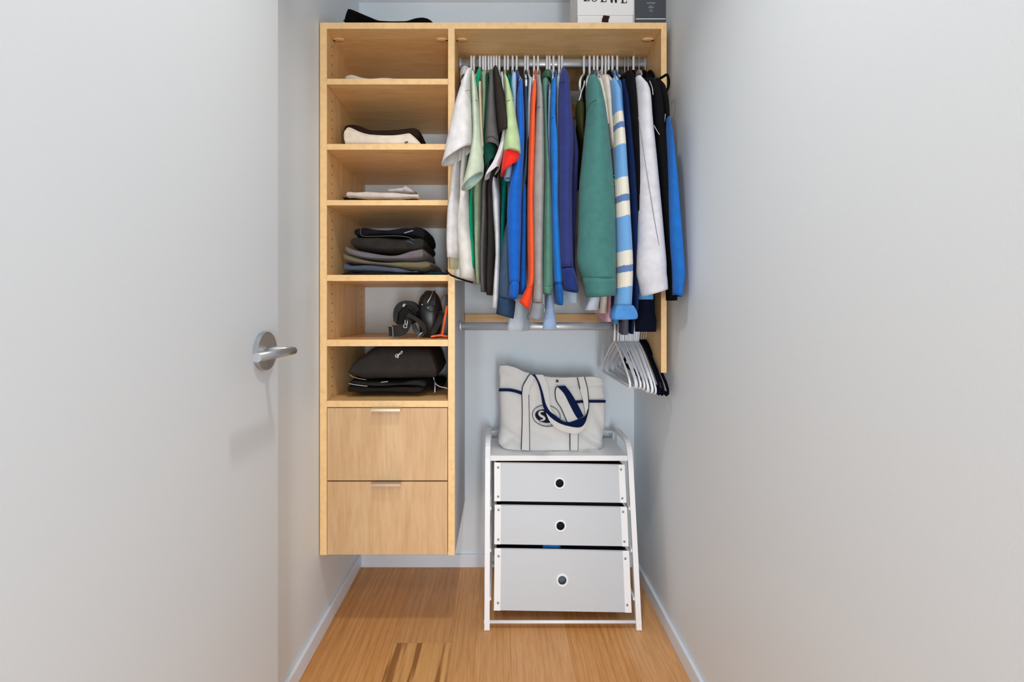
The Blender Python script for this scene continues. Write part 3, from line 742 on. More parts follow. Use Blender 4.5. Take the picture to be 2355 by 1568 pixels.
garment('white_jacket', 'white jacket with slanted hem on the right half of the upper rod', 'jacket', 1460, (206, 206, 213), 1.432, 0.05,
        [(1459, 181, 1473, 181), (1461, 205, 1482, 200), (1463, 230, 1492, 222), (1465, 290, 1498, 285), (1466, 350, 1505, 345), (1467, 420, 1512, 415), (1468, 490, 1519, 485), (1467, 550, 1525, 550), (1465, 600, 1530, 600), (1465, 630, 1531, 628), (1470, 655, 1533, 645), (1475, 682, 1534, 664)],
        seam=[[(1468, 270, .95), (1480, 350, 1.02), (1493, 430, 1.03), (1506, 510, 1.03), (1517, 570, .95)]], fold=0.03)
garment('azure_shirt', 'azure blue shirt tail just below the white jacket', 'shirt', 1466, (92, 168, 236), 1.49, 0.02,
        None, body=[(1470, 260, 1480, 260), (1476, 560, 1500, 560), (1466, 640, 1516, 640), (1467, 686, 1514, 690)], Y0=1.512, hanger_kind=None)
g = garment('track_jacket', 'black track jacket with white piping right of the white jacket', 'jacket', 1472, (17, 17, 20), 1.452, 0.04,
        [(1476, 184, 1499, 183), (1484, 205, 1512, 200), (1496, 240, 1520, 232), (1502, 300, 1525, 290), (1509, 370, 1531, 365), (1517, 450, 1537, 445), (1524, 530, 1541, 530), (1531, 600, 1547, 600), (1534, 650, 1551, 650), (1536, 690, 1552, 691)],
        hanger_kind='velvet', hang_label='thin metal hook hanger carrying the black track jacket', piping=[[(1494, 186, .9), (1500, 202, 1.05), (1502, 218, 1.0)], [(1504, 288, 1.0), (1510, 299, 1.08), (1517, 310, 1.02)]])
garment('black_sweatshirt', 'black sweatshirt rightmost of the black clothes beside the right panel', 'sweatshirt', 1486, (20, 20, 23), 1.462, 0.03,
        [(1503, 184, 1516, 183), (1513, 215, 1529, 210), (1521, 255, 1536, 252), (1525, 330, 1538, 330), (1531, 420, 1541, 420), (1537, 500, 1544, 500), (1542, 600, 1550, 600), (1545, 660, 1552, 660)],
        hanger_kind='velvet', hang_label='thin metal hook hanger at the right end of the upper rod', piping=[[(1530, 262, 1.0), (1528, 290, 1.05), (1527, 330, 1.05)]])
garment('blue_sweatshirt', 'blue sweatshirt at the far right against the right wall', 'sweatshirt', 1490, (28, 104, 186), 1.405, 0.028,
        [(1535, 270, 1538, 270), (1536, 310, 1541, 308), (1537, 350, 1547, 345), (1539, 420, 1556, 415), (1540, 480, 1561, 475), (1543, 560, 1568, 550), (1547, 610, 1572, 612), (1548, 640, 1573, 636), (1549, 678, 1566, 683)],
        hanger_kind=None, body=[(1500, 200, 1506, 200), (1522, 260, 1528, 260), (1537, 330, 1541, 330), (1541, 460, 1549, 460), (1547, 600, 1553, 600)], Y0=1.50)
garment('navy_trousers', 'dark navy trousers hanging lowest at right above the empty hangers', 'trousers', 1476, (14, 20, 36), 1.50, 0.02,
        None, body=[(1484, 260, 1494, 260), (1490, 560, 1510, 560), (1464, 660, 1515, 660), (1462, 690, 1516, 690), (1460, 763, 1516, 763)], Y0=1.532, hanger_kind=None)
# black velvet hanger whose loop sticks out past the right panel
lh = thing('velvet_hanger', 'black velvet hanger loop sticking out past the right panel', 'hanger', (PX(1500, 1.5), 1.5, 1.9))
tube('hanger_frame', [P(x, y, Y) for x, y, Y in crom([(1498, 195, 1.52), (1512, 184, 1.50), (1524, 177, 1.48), (1534, 172, 1.46), (1538, 185, 1.46), (1537, 200, 1.46), (1530, 213, 1.46), (1522, 222, 1.47)], 24)], 0.0042, VELVET_BLACK, lh, 8)

# empty hangers on the lower rod
ords = 'first second third fourth fifth sixth seventh eighth ninth tenth eleventh'.split()
EG = 'empty hangers on the lower rod'
for i, (px, rz) in enumerate([(1414, .0), (1422, .02), (1429, -.01), (1434, .01), (1440, .03), (1445, -.01), (1450, .02), (1455, .0), (1460, .02), (1465, -.01), (1470, .01)]):
    hanger(px, ROD2, HM_C if i % 3 else HM_W, '%s empty white plastic hanger from the left on the lower rod' % ords[i], EG, rz, pitch=0.01 * i + rnd.uniform(-.03, .03))
for i, (px, rz, w) in enumerate([(1477, .02, 'left'), (1482, .04, 'middle'), (1487, .085, 'right')]):
    hanger(px, ROD2, HM_N, '%s one of the three navy velvet hangers on the lower rod' % w, EG, rz, pitch=0.12 + .01 * i)

# ------------------------------------------------------------------ things on the shelves
def folded(name, label, cat, rows, Yf, Yb, mat, lobes=2, group=None, groove=0.006, seed=0, parent=None, zbase=None, wob=0.0022):
    """a folded piece of clothing: rows [(px, py_top, py_bottom)] of its front, rounded at the front fold"""
    s = crom(rows, 26); m = len(s); rings = []
    rn = random.Random(seed); ph = rn.uniform(0, 6)
    n = 28
    for i, (px, a, b) in enumerate(s):
        u = i / (m - 1)
        x = PX(px, Yf)
        z1, z0 = PZ(a, Yf), PZ(b, Yf)
        e = max(0.06, 1 - abs(2 * u - 1) ** 14) ** 0.5
        zc, hz = (z0 + z1) / 2, max(0.003, (z1 - z0) / 2)
        ring = []
        for k in range(n):
            t = 2 * math.pi * k / n
            cy, cz = math.cos(t), math.sin(t)
            yy = (abs(cy) ** 0.45) * (1 if cy > 0 else -1); zz = (abs(cz) ** 0.7) * (1 if cz > 0 else -1)
            y = (Yf + Yb) / 2 + (Yb - Yf) / 2 * yy * (0.9 + 0.1 * e)
            if yy < -0.7 and lobes > 1: y += groove * abs(math.cos(math.pi * lobes * (zz + 1) / 2)) 
            w = wob * (math.sin(11 * u + ph + 2 * t) + 0.5 * math.sin(23 * u + 2 * ph - 3 * t))
            ring.append(Vector((x, y, zc + hz * zz * e + w * (0.6 if zz < -.2 else 1))))
        rings.append(ring)
    if zbase is not None:
        lo = min(p.z for r in rings for p in r)
        if lo < zbase:
            for r in rings:
                for p in r:
                    if p.z < zbase + 0.0005: p.z = zbase + 0.0005
    v, f = loft_geo(rings)
    o = mesh(name, v, f, mat, parent, True)
    if label: tag(o, label, cat, group)
    return o
Z1, Z2, Z3, Z4, Z5, Z6 = fz(181), fz(331), fz(460), fz(632), fz(781), fz(921.5)
folded('folded_linen', 'flat folded white linen on the top shelf of the tower', 'linen', [(790, 170, 181), (800, 168, 183), (815, 168, 183), (830, 173, 183), (860, 176, 184), (900, 178, 184), (925, 181, 184)], 1.59, 1.90, fabric(216, 206, 194), 2, seed=2, zbase=Z1)
folded('folded_trousers', 'dark brown folded trousers behind the cream ones on the second shelf', 'trousers', [(787, 283, 327), (797, 277, 328), (820, 279, 328), (850, 288, 328), (890, 291, 328), (930, 288, 326), (955, 287, 323), (965, 292, 320)], 1.66, 1.93, fabric(50, 38, 28), 3, seed=3, zbase=Z2)
ft = folded('folded_trousers', 'cream folded trousers in front on the second shelf', 'trousers', [(789, 294, 331), (797, 289, 334), (815, 295, 334), (845, 304, 334), (890, 306, 334), (930, 305, 334), (945, 306, 334), (968, 326, 334)], 1.575, 1.655, fabric(236, 222, 204), 2, seed=4, zbase=Z2)
tube('button', [P(x, y, 1.568) for x, y in ((931, 328), (938, 326))], 0.003, fabric(120, 96, 84), ft, 8)
folded('folded_shirt', 'dark folded cloth corner under the stone trousers on the third shelf', 'shirt', [(787, 447, 460), (800, 449, 462), (850, 452, 462), (940, 452, 462), (965, 456, 462)], 1.61, 1.9, fabric(38, 32, 30), 1, seed=6, zbase=Z3)
folded('folded_trousers', 'stone coloured folded trousers on the third shelf', 'trousers', [(793, 440, 452), (803, 434, 454), (830, 437, 456), (870, 438, 456), (920, 439, 456), (955, 441, 456), (963, 448, 457)], 1.585, 1.88, fabric(214, 204, 196), 2, seed=5)
folded('folded_cloth', 'thin white cloth with a raised peak on top of the stone trousers', 'cloth', [(890, 436, 440), (910, 431, 440), (925, 427, 440), (932, 424, 440), (940, 429, 441), (955, 437, 442)], 1.66, 1.80, fabric(216, 212, 212), 1, seed=8)
JG = 'folded jeans on the fourth shelf'
def denim(r, g, b): return fabric(r, g, b, 0.95, 700.0, 0.22)
folded('folded_jeans', 'black folded jeans at the bottom of the stack on the fourth shelf', 'jeans', [(784, 628, 633), (800, 624, 634), (860, 625, 634), (930, 627, 634), (968, 630, 634)], 1.58, 1.92, denim(40, 38, 38), 1, JG, seed=11, zbase=Z4)
folded('folded_jeans', 'grey-blue faded folded jeans, second from the bottom of the stack', 'jeans', [(785, 601, 620), (795, 602, 624), (812, 605, 625), (860, 608, 625), (910, 613, 627), (945, 619, 628), (960, 620, 628)], 1.575, 1.90, denim(78, 86, 102), 2, JG, seed=12)
folded('folded_trousers', 'olive khaki folded trousers in the middle of the stack', 'trousers', [(785, 580, 596), (797, 584, 600), (830, 594, 605), (880, 599, 611), (930, 600, 617), (965, 599, 619), (984, 599, 616), (990, 603, 612)], 1.572, 1.90, fabric(112, 102, 78), 2, JG, seed=13)
folded('folded_trousers', 'taupe grey folded trousers under the black jeans', 'trousers', [(790, 563, 576), (800, 567, 584), (830, 576, 592), (880, 582, 597), (920, 581, 598), (950, 571, 598), (968, 568, 594), (973, 574, 588)], 1.568, 1.88, fabric(110, 104, 108), 2, JG, seed=14, groove=.009)
bj = folded('folded_jeans', 'washed black folded jeans near the top of the stack', 'jeans', [(803, 550, 562), (812, 541, 570), (850, 541, 576), (890, 541, 580), (930, 543, 580), (962, 541, 576), (974, 546, 572)], 1.565, 1.87, denim(48, 45, 43), 2, JG, seed=15, groove=.01)
folded('folded_jeans', 'black folded jeans with pale stitching on top of the stack', 'jeans', [(811, 521, 545), (830, 520, 543), (860, 522, 541), (900, 523, 541), (935, 520, 541), (955, 518, 545), (972, 521, 552), (976, 530, 548)], 1.572, 1.86, denim(24, 24, 28), 2, JG, seed=16, groove=.01)
tj = bpy.data.objects['folded_jeans.003'] if 'folded_jeans.003' in bpy.data.objects else None
tube('label_tag', [P(x, y, 1.569) for x, y in ((930, 536), (940, 533), (950, 530))], 0.005, fabric(168, 176, 200), tj, 8, False, (0.0015, 0.006))
tube('pocket_lining', [P(x, y, 1.562) for x, y in ((936, 555), (945, 557), (951, 561))], 0.005, fabric(56, 96, 160), bj, 8, False, (0.0015, 0.006))
tube('stitching', [P(x, y, 1.560) for x, y in crom([(830, 523), (829, 535), (836, 543), (870, 543), (910, 542), (940, 546), (953, 553)], 20)], 0.0008, fabric(110, 106, 104), tj, 5)
bt_ = folded('folded_belt', 'dark teal flat folded item at the right end of the fourth shelf', 'cloth', [(974, 628, 633), (982, 625, 634), (1005, 624, 634), (1024, 626, 634), (1029.5, 629, 633)], 1.575, 1.72, fabric(16, 44, 50), 1, seed=19, zbase=Z4)

# black pile on the lowest open shelf
BG = 'black folded clothes on the lowest shelf'
pj = folded('folded_jacket', 'black folded jacket at the bottom of the pile on the lowest shelf', 'jacket', [(797, 889, 903), (806, 886, 905), (850, 887, 905), (920, 888, 906), (955, 889, 906), (975, 886, 902)], 1.60, 1.90, fabric(36, 32, 31), 2, BG, seed=21, zbase=Z6)
p2 = folded('folded_shirt', 'black folded shirt with a white label strip in the middle of the black pile', 'shirt', [(800, 873, 886), (815, 876, 888), (860, 880, 889), (920, 878, 889), (955, 874, 890), (978, 878, 894)], 1.595, 1.89, fabric(42, 38, 38), 2, BG, seed=22)
p3 = folded('folded_sweatshirt', 'puffy black folded sweatshirt with white script logo topping the pile', 'sweatshirt', [(797, 850, 862), (806, 835, 868), (825, 818, 874), (850, 803, 876), (885, 797.5, 877), (930, 797.5, 877), (970, 799, 876), (990, 806, 873), (1000, 832, 868), (1004, 846, 860)], 1.585, 1.88, fabric(52, 48, 47), 1, BG, seed=23, wob=0.004)
tube('label_strip', [P(x, y, 1.586) for x, y in ((802, 881), (812, 884), (828, 886), (845, 888))], 0.003, fabric(190, 196, 206), p2, 6, False, (0.001, 0.0032))
tube('inner_hem', [P(x, y, 1.588) for x, y in ((805, 862), (812, 867), (828, 871), (842, 873))], 0.003, fabric(170, 150, 134), p2, 6, False, (0.001, 0.003))
tube('woven_label', [P(x, y, 1.582) for x, y in ((876, 879), (884, 878), (892, 877))], 0.003, fabric(226, 220, 214), p2, 6, False, (0.001, 0.0022))
for pts in ([(910, 820), (914, 818), (915, 814), (911, 815), (909, 819), (913, 822), (916, 817), (918, 813)], [(915, 824), (917, 817), (920, 811), (925, 807), (924, 812), (919, 815)]):
    tube('script_logo', [P(x, y, 1.577) for x, y in crom(pts, 18)], 0.0011, fabric(224, 226, 232), p3, 5)
wc = folded('folded_cloth', 'black cloth with a white printed strip sticking out behind the black pile', 'cloth', [(968, 876, 886), (985, 873, 890), (1005, 878, 893), (1016, 882, 894)], 1.72, 1.9, fabric(22, 22, 26), 1, None, seed=27, zbase=Z6)
ds = thing('drawstring', 'white drawstring trailing from the black pile to the shelf corner', 'drawstring', P(1000, 900, 1.6))
tube('cord', [P(x, y, Y) for x, y, Y in crom([(993, 858, 1.68), (997, 868, 1.67), (1000, 878, 1.66), (1004, 884, 1.65), (1012, 889, 1.64), (1022, 891, 1.63), (1029, 893, 1.625)], 20)], 0.0018, fabric(214, 216, 222), ds, 6)
tube('cord', [P(x, y, Y) for x, y, Y in ((999, 874, 1.665), (1000.5, 885, 1.64), (1000, 902, 1.61))], 0.0016, fabric(214, 216, 222), ds, 6)

# belts, pouch and cord on the fifth shelf
def yb(py): return 1.62
bag = thing('belt_bag', 'black belt bag with zips standing at the right of the fifth shelf', 'bag', P(990, 774, 1.66))
rings = []
for xl, yl, xr, yr, d in crom([(970, 773, 1008, 774, .030), (966, 758, 1013, 760, .045), (964, 735, 1016, 738, .055), (963, 712, 1017, 716, .055), (966, 692, 1014, 696, .05), (974, 676, 1008, 680, .04), (981, 668, 1000, 670, .022)], 14):
    Lp, Rp = P(xl, yl, 1.67), P(xr, yr, 1.67); c = (Lp + Rp) / 2; a = (Rp - Lp) / 2
    rings.append([c + a * (math.copysign(abs(math.cos(t)) ** .8, math.cos(t))) + Vector((0, d * math.copysign(abs(math.sin(t)) ** .8, math.sin(t)), 0)) for t in [2 * math.pi * k / 28 for k in range(28)]])
LEATHER = plain('black_leather', rgb(26, 26, 30), 0.38)
STRAP = fabric(48, 45, 44)
mesh('pouch', *loft_geo(rings), LEATHER, bag, True)
for x0, x1 in ((977, 984), (989, 997)):
    strip('flap', [(x0, 670, x0 + 12, 668, 1.635), (x0 - 2, 685, x0 + 13, 684, 1.622), (x0 - 3, 700, x0 + 12, 702, 1.612)], LEATHER, bag, 0.006)
tube('zip', [P(x, y, 1.606) for x, y in ((996, 669), (990, 684), (985, 692), (983, 697))], [0.0008, 0.001, 0.0022, 0.003], STEEL_BR, bag, 6)
tube('zip', [P(x, y, 1.606) for x, y in crom([(969, 705), (980, 713), (993, 717), (1008, 717)], 12)], 0.0015, STRAP, bag, 6)
tube('zip_stud', [P(970, 701, 1.608), P(972, 700, 1.606)], 0.0028, STEEL_BR, bag, 8)
tube('zip_stud', [P(984, 708, 1.604), P(986, 707, 1.602)], 0.0028, STEEL_BR, bag, 8)
strip('side_strap', [(1013, 712, 1022, 722, 1.63), (1005, 735, 1015, 742, 1.61), (994, 757, 1003, 764, 1.60), (990, 766, 996, 772, 1.60)], STRAP, bag, 0.004)
strip('side_strap', [(962, 700, 968, 703, 1.64), (966, 685, 974, 688, 1.65), (972, 676, 978, 678, 1.66)], STRAP, bag, 0.004)
belt = thing('coiled_belt', 'black webbing belt coiled loosely at the middle of the fifth shelf', 'belt', P(930, 774, 1.6))
strip('belt_coil', [(893, 750, 895, 773, 1.600), (905, 748, 908, 774, 1.592), (918, 747, 925, 772, 1.592), (930, 740, 938, 762, 1.596), (935, 728, 948, 740, 1.600)], STRAP, belt, 0.004)
strip('belt_coil', [(934, 728, 940, 720, 1.594), (948, 733, 956, 728, 1.590), (962, 745, 970, 738, 1.586), (972, 760, 980, 752, 1.586), (968, 772, 980, 766, 1.588)], STRAP, belt, 0.004)
strip('belt_coil', [(905, 739, 913, 741, 1.616), (904, 722, 914, 728, 1.62), (908, 706, 918, 716, 1.625), (920, 694, 928, 706, 1.63), (938, 691, 940, 702, 1.635), (955, 697, 951, 708, 1.635), (964, 712, 956, 718, 1.63)], plain('black_webbing', rgb(12, 12, 14), 0.7), belt, 0.03)
strip('belt_coil', [(914, 741, 920, 750, 1.605), (924, 722, 932, 732, 1.604), (934, 710, 944, 722, 1.605), (946, 715, 952, 730, 1.610), (956, 735, 952, 742, 1.612)], fabric(30, 28, 27), belt, 0.02)
strip('belt_coil', [(946, 745, 954, 744, 1.606), (949, 758, 958, 754, 1.602), (956, 768, 966, 764, 1.6), (968, 773, 976, 770, 1.6)], LEATHER, belt, 0.01)
solid(mesh('belt_roll', *sleeve_geo([(924, 694, 946, 694), (910, 706, 962, 704), (906, 722, 968, 720), (906, 738, 964, 738), (914, 746, 950, 745)], 1.665, 0.03, 9), plain('black_nylon', rgb(10, 10, 12), 0.6), belt, True))
tube('buckle', [P(x, y, 1.588) for x, y in crom([(931, 735), (932, 745), (936, 746), (937, 737)], 12)], 0.0012, STEEL_BR, belt, 6)
tube('buckle', [P(x, y, 1.588) for x, y in [(932 + 4 * math.cos(t), 750 + 4 * math.sin(t)) for t in [i * math.pi / 6 for i in range(12)]]], 0.0012, STEEL_BR, belt, 6, True)
tube('buckle', [P(x, y, 1.586) for x, y in ((893.5, 750), (900, 750), (903, 752), (904, 773), (897, 774))], 0.0012, STEEL, belt, 6)
strip('logo_mark', [(925, 704, 929, 706, 1.618), (927, 700, 932, 701, 1.618), (930, 698, 933, 699, 1.618)], fabric(196, 192, 188), belt, 0.001)
tube('belt_tip', [P(x, y, 1.582) for x, y in ((961, 775), (966, 768), (972, 764))], 0.0015, STEEL_BR, belt, 6)
blc = folded('folded_cloth', 'pale blue-grey cloth at the right end of the fifth shelf behind the orange cord', 'cloth', [(1006, 700, 776), (1012, 684, 778), (1018, 678, 778), (1024, 678, 778), (1029, 690, 776)], 1.74, 1.88, fabric(168, 184, 200), 1, seed=33, zbase=Z5)
oc = thing('paracord', 'bright orange cord with woven texture at the right of the fifth shelf', 'cord', P(1015, 775, 1.6))
ORANGE = fabric(240, 104, 56, 0.8, 900, .25)
tube('cord', [P(x, y, 1.60) for x, y in ((1028, 703), (1025, 722), (1021, 745), (1018, 764), (1016, 772))], 0.0042, ORANGE, oc, 8)
tube('cord', [P(x, y, 1.592) for x, y in crom([(991, 774), (1004, 772), (1014, 771), (1024, 773), (1029.5, 773)], 12)], 0.0036, ORANGE, oc, 8)

# ------------------------------------------------------------------ on top of the organiser
hat = thing('felt_hat', 'black wide-brimmed felt hat lying on top of the organizer', 'hat', (PX(895, 1.74), 1.74, zt))
FELT = fabric(16, 16, 18, 0.95)
HY, rx, ry_ = 1.715, 0.1655, 0.125
hc = Vector((PX(894.5, HY), HY, zt))
prof = []
for rr, zz in ((0.0, 0.002), (0.36, 0.002), (0.46, 0.008), (0.50, 0.024), (0.52, 0.040)):
    prof.append([hc + Vector((rx * rr * math.cos(t), ry_ * rr * math.sin(t), zz)) for t in [2 * math.pi * k / 48 for k in range(48)]])
mesh('crown', *loft_geo(prof), FELT, hat, True)
SIL = [(793, 46), (797, 30), (802, 20), (812, 23), (840, 35), (870, 47.5), (900, 49), (935, 48.5), (955, 42), (970, 40), (982, 42), (991, 47), (996, 52)]
def brim_z(t):
    # saddle brim: high on the left, low in front, a gentle rise on the right
    y = HY - ry_ * abs(math.sin(t))
    px = VX + (hc.x + rx * math.cos(t)) * F / y
    return PZ(float(np.interp(px, [q[0] for q in SIL], [q[1] for q in SIL])), y) - (0.012 if math.sin(t) > 0 else 0.0) * math.sin(t) - zt
brim = []
for rr in (0.52, 0.6, 0.72, 0.86, 1.0):
    brim.append([hc + Vector((rx * rr * math.cos(t), ry_ * rr * math.sin(t), 0.040 + (brim_z(t) - 0.040) * ((rr - 0.52) / 0.48) ** 1.2)) for t in [2 * math.pi * k / 96 for k in range(96)]])
solid(mesh('brim', *loft_geo(brim, False, False), FELT, hat, True), 0.003)
mesh('hat_band', *loft_geo([[hc + Vector((rx * .53 * math.cos(t), ry_ * .53 * math.sin(t), z)) for t in [2 * math.pi * k / 48 for k in range(48)]] for z in (0.026, 0.038)], False, False), BLACK, hat, True)

# white lettered gift box
bx = thing('gift_box', 'white gift box with large black serif letters on top of the organizer', 'box', (0.37, 1.65, zt))
BYF = 1.60
x0, x1 = PX(1328, BYF), PX(1457, BYF)
CARD = plain('white_card', rgb(240, 240, 240), 0.5)
zs_ = PZ(35, BYF)
box('box_base', x0 + .001, x1 - .001, BYF + 0.001, BYF + 0.165, zt + 0.0006, zs_, CARD, bx, 0.0015)
box('box_lid', x0, x1, BYF, BYF + 0.166, zs_ + 0.0008, zt + 0.27, CARD, bx, 0.0015)
strip('ribbon_tab', [(1388, 35, 1403, 37, BYF - .0022), (1385, 43, 1400, 44, BYF - .0022), (1384, 50, 1399, 51, BYF - .0022)], fabric(52, 36, 32), bx, 0.0016)
# serif letters as raised print: strokes (x0,y0,x1,y1,width) in a unit box per letter
INK = plain('black_ink', rgb(14, 14, 14), 0.6)
def letter(ch, lx, w, zb_, h, Y):
    S = []
    def seg(ax, ay, bx_, by, tw):
        d = Vector((bx_ - ax, by - ay)); n = Vector((-d.y, d.x)).normalized() * tw / 2
        q = [(ax + n.x, ay + n.y), (bx_ + n.x, by + n.y), (bx_ - n.x, by - n.y), (ax - n.x, ay - n.y)]
        v = [Vector((lx + px_, Y - .0006, zb_ + py_)) for px_, py_ in q] + [Vector((lx + px_, Y + .0002, zb_ + py_)) for px_, py_ in q]
        S.append((v, [(0, 1, 2, 3), (7, 6, 5, 4), (0, 4, 5, 1), (1, 5, 6, 2), (2, 6, 7, 3), (3, 7, 4, 0)]))
    T, t = 0.0062, 0.0026
    if ch == 'L':
        seg(w * .28, 0, w * .28, h, T); seg(0, t / 2, w * .95, t / 2, t); seg(w * .93, 0, w * .98, h * .2, t); seg(w * .05, h - t / 2, w * .5, h - t / 2, t)
    if ch == 'E':
        seg(w * .28, 0, w * .28, h, T); seg(0, t / 2, w * .92, t / 2, t); seg(0, h - t / 2, w * .88, h - t / 2, t); seg(w * .28, h * .52, w * .75, h * .52, t)
        seg(w * .9, 0, w * .96, h * .2, t); seg(w * .86, h, w * .9, h * .82, t); seg(w * .74, h * .43, w * .74, h * .61, t)
    if ch == 'W':
        seg(w * .12, h, w * .34, 0, T); seg(w * .34, 0, w * .5, h * .8, t); seg(w * .46, h * .9, w * .70, 0, T); seg(w * .70, 0, w * .9, h, t)
        seg(0, h - t / 2, w * .24, h - t / 2, t); seg(w * .38, h - t / 2, w * .58, h - t / 2, t); seg(w * .8, h - t / 2, w, h - t / 2, t)
    if ch == 'O':
        N = 36; v = []; f = []
        for k in range(N):
            a = 2 * math.pi * k / N
            for ro, dy in ((1.0, -.0006), (None, -.0006)):
                if ro: v.append(Vector((lx + w / 2 + w * .5 * math.cos(a), Y + dy, zb_ + h / 2 + h * .51 * math.sin(a))))
                else: v.append(Vector((lx + w / 2 + (w * .5 - T * abs(math.cos(a)) - t * .5) * math.cos(a), Y + dy, zb_ + h / 2 + (h * .51 - t) * math.sin(a))))
        for k in range(N):
            k2 = (k + 1) % N
            f.append((2 * k, 2 * k + 1, 2 * k2 + 1, 2 * k2))
        S.append((v, f))
    return join_geo(S)
hL = 0.042
for ch, pxa, pxb, pb in (('L', 1342, 1356, 3), ('O', 1357.5, 1376, 4), ('E', 1381, 1395, 5), ('W', 1398, 1425, 6.5), ('E', 1428, 1442, 7.5)):
    mesh('lettering', *letter(ch, PX(pxa, BYF), PX(pxb, BYF) - PX(pxa, BYF), PZ(pb, BYF), hL, BYF), INK, bx)
# two further boxes: a thin white one on edge and a charcoal one with small print
wb = box('slim_box', PX(1457.8, BYF), PX(1460.0, BYF), BYF + .004, BYF + 0.16, zt + .0006, zt + 0.25, CARD, None, 0.0006)
tag(wb, 'slim white box edge squeezed between the white gift box and the charcoal box', 'box')
db = thing('charcoal_box', 'charcoal grey box with small white print at the right end of the organizer top', 'box', (0.53, 1.66, zt))
dx0, dx1 = PX(1460.4, BYF), PX(1532.5, BYF)
box('box_body', dx0, dx1, BYF, BYF + 0.17, zt + .0006, zt + 0.25, plain('charcoal_card', rgb(72, 76, 82), 0.45), db, 0.0015)
WINK = plain('white_ink', rgb(214, 216, 218), 0.6)
mesh('printed_line', *box_geo(PX(1462, BYF), PX(1530.5, BYF), BYF - .0005, BYF - .0001, PZ(44.7, BYF), PZ(42.4, BYF)), WINK, db)
def text_obj(s, cx, cz, Y, size, mat, parent, name='small_print', rot=0.0):
    cu = bpy.data.curves.new('t', 'FONT'); cu.body = s; cu.size = size; cu.align_x = 'CENTER'; cu.align_y = 'CENTER'; cu.resolution_u = 2
    to = bpy.data.objects.new('t', cu); C.objects.link(to)
    dg = bpy.context.evaluated_depsgraph_get()
    me = bpy.data.meshes.new_from_object(to.evaluated_get(dg))
    bpy.data.objects.remove(to)
    R = Matrix.Rotation(math.pi / 2, 4, 'X')
    M = Matrix.Translation((cx, Y, cz)) @ Matrix.Rotation(rot, 4, 'Y') @ R
    me.transform(M)
    o = bpy.data.objects.new(name, me); C.objects.link(o); me.materials.clear(); me.materials.append(mat)
    o.parent = parent
    if parent.type == 'EMPTY': o.location = -Vector(parent['base'])
    return o
for s, py, sz in (('KARTVIEN', 7.5, .0062), ('HAUT', 14.3, .0045), ('BALSAM', 17.8, .0052), ('50 ML', 23.5, .0042), ('1.7 OZ', 26.8, .0042)):
    text_obj(s, PX(1497, BYF), PZ(py, BYF), BYF - .0008, sz, WINK, db)

# ------------------------------------------------------------------ white three drawer cart
cart = thing('drawer_cart', 'white metal three-drawer cart standing on the wood floor by the right wall', 'drawer cart', (0.22, 1.6, 0))
LEAN = 0.19
def CP(px, py, dy=0.0):
    Y = (1.589 + LEAN * H) / (1 + LEAN * (py - VY) / F)
    return P(px, py, Y) + Vector((0, dy, 0))
def bar_geo(pts, wx, wn):
    """flat bar: wx across X, wn in the plane of the path normal"""
    pts = [Vector(p) for p in pts]; rings = []
    for i in range(len(pts)):
        t = (pts[min(i + 1, len(pts) - 1)] - pts[max(i - 1, 0)]).normalized()
        n = Vector((0, -t.z, t.y))
        rings.append([pts[i] + Vector((sx * wx / 2, 0, 0)) + n * (sn * wn / 2) for sx, sn in ((-1, -1), (1, -1), (1, 1), (-1, 1))])
    return loft_geo(rings)
xl_, xr_ = -0.0455, 0.4835
def side_path():
    pts = [(1.589, 0.0005), (1.616, 0.15), (1.645, 0.30), (1.675, 0.455), (1.690, 0.53), (1.702, 0.575), (1.720, 0.602), (1.75, 0.616), (1.80, 0.618), (1.85, 0.618), (1.90, 0.616), (1.918, 0.606), (1.926, 0.585), (1.930, 0.50), (1.938, 0.25), (1.945, 0.0005)]
    return crom(pts, 40)
for s, xx in ((-1, xl_), (1, xr_)):
    v, f = bar_geo([(xx, y, z) for y, z in side_path()], 0.0185, 0.016)
    mesh('side_frame', v, f, METAL_W, cart)
    for zz, y0_, y1_ in ((0.09, 1.607, 1.942), (0.245, 1.636, 1.937), (0.385, 1.662, 1.933)):
        v, f = box_geo(xx - s * 0.010 - 0.004, xx - s * 0.010 + 0.004, y0_, y1_, zz, zz + 0.010)
        mesh('drawer_runner', v, f, METAL_W, cart)
for y, z in ((1.5935, 0.0235), (1.944, 0.0235), (1.925, 0.60)):
    tube('cross_bar', [(xl_ - .011, y, z), (xr_ + .011, y, z)], 0.0055, METAL_W, cart, 12)
tz = 0.574
tr = box('top_tray', xl_ + 0.0095, xr_ - 0.0095, 1.690, 1.922, tz - 0.020, tz, METAL_W, cart, 0.002)
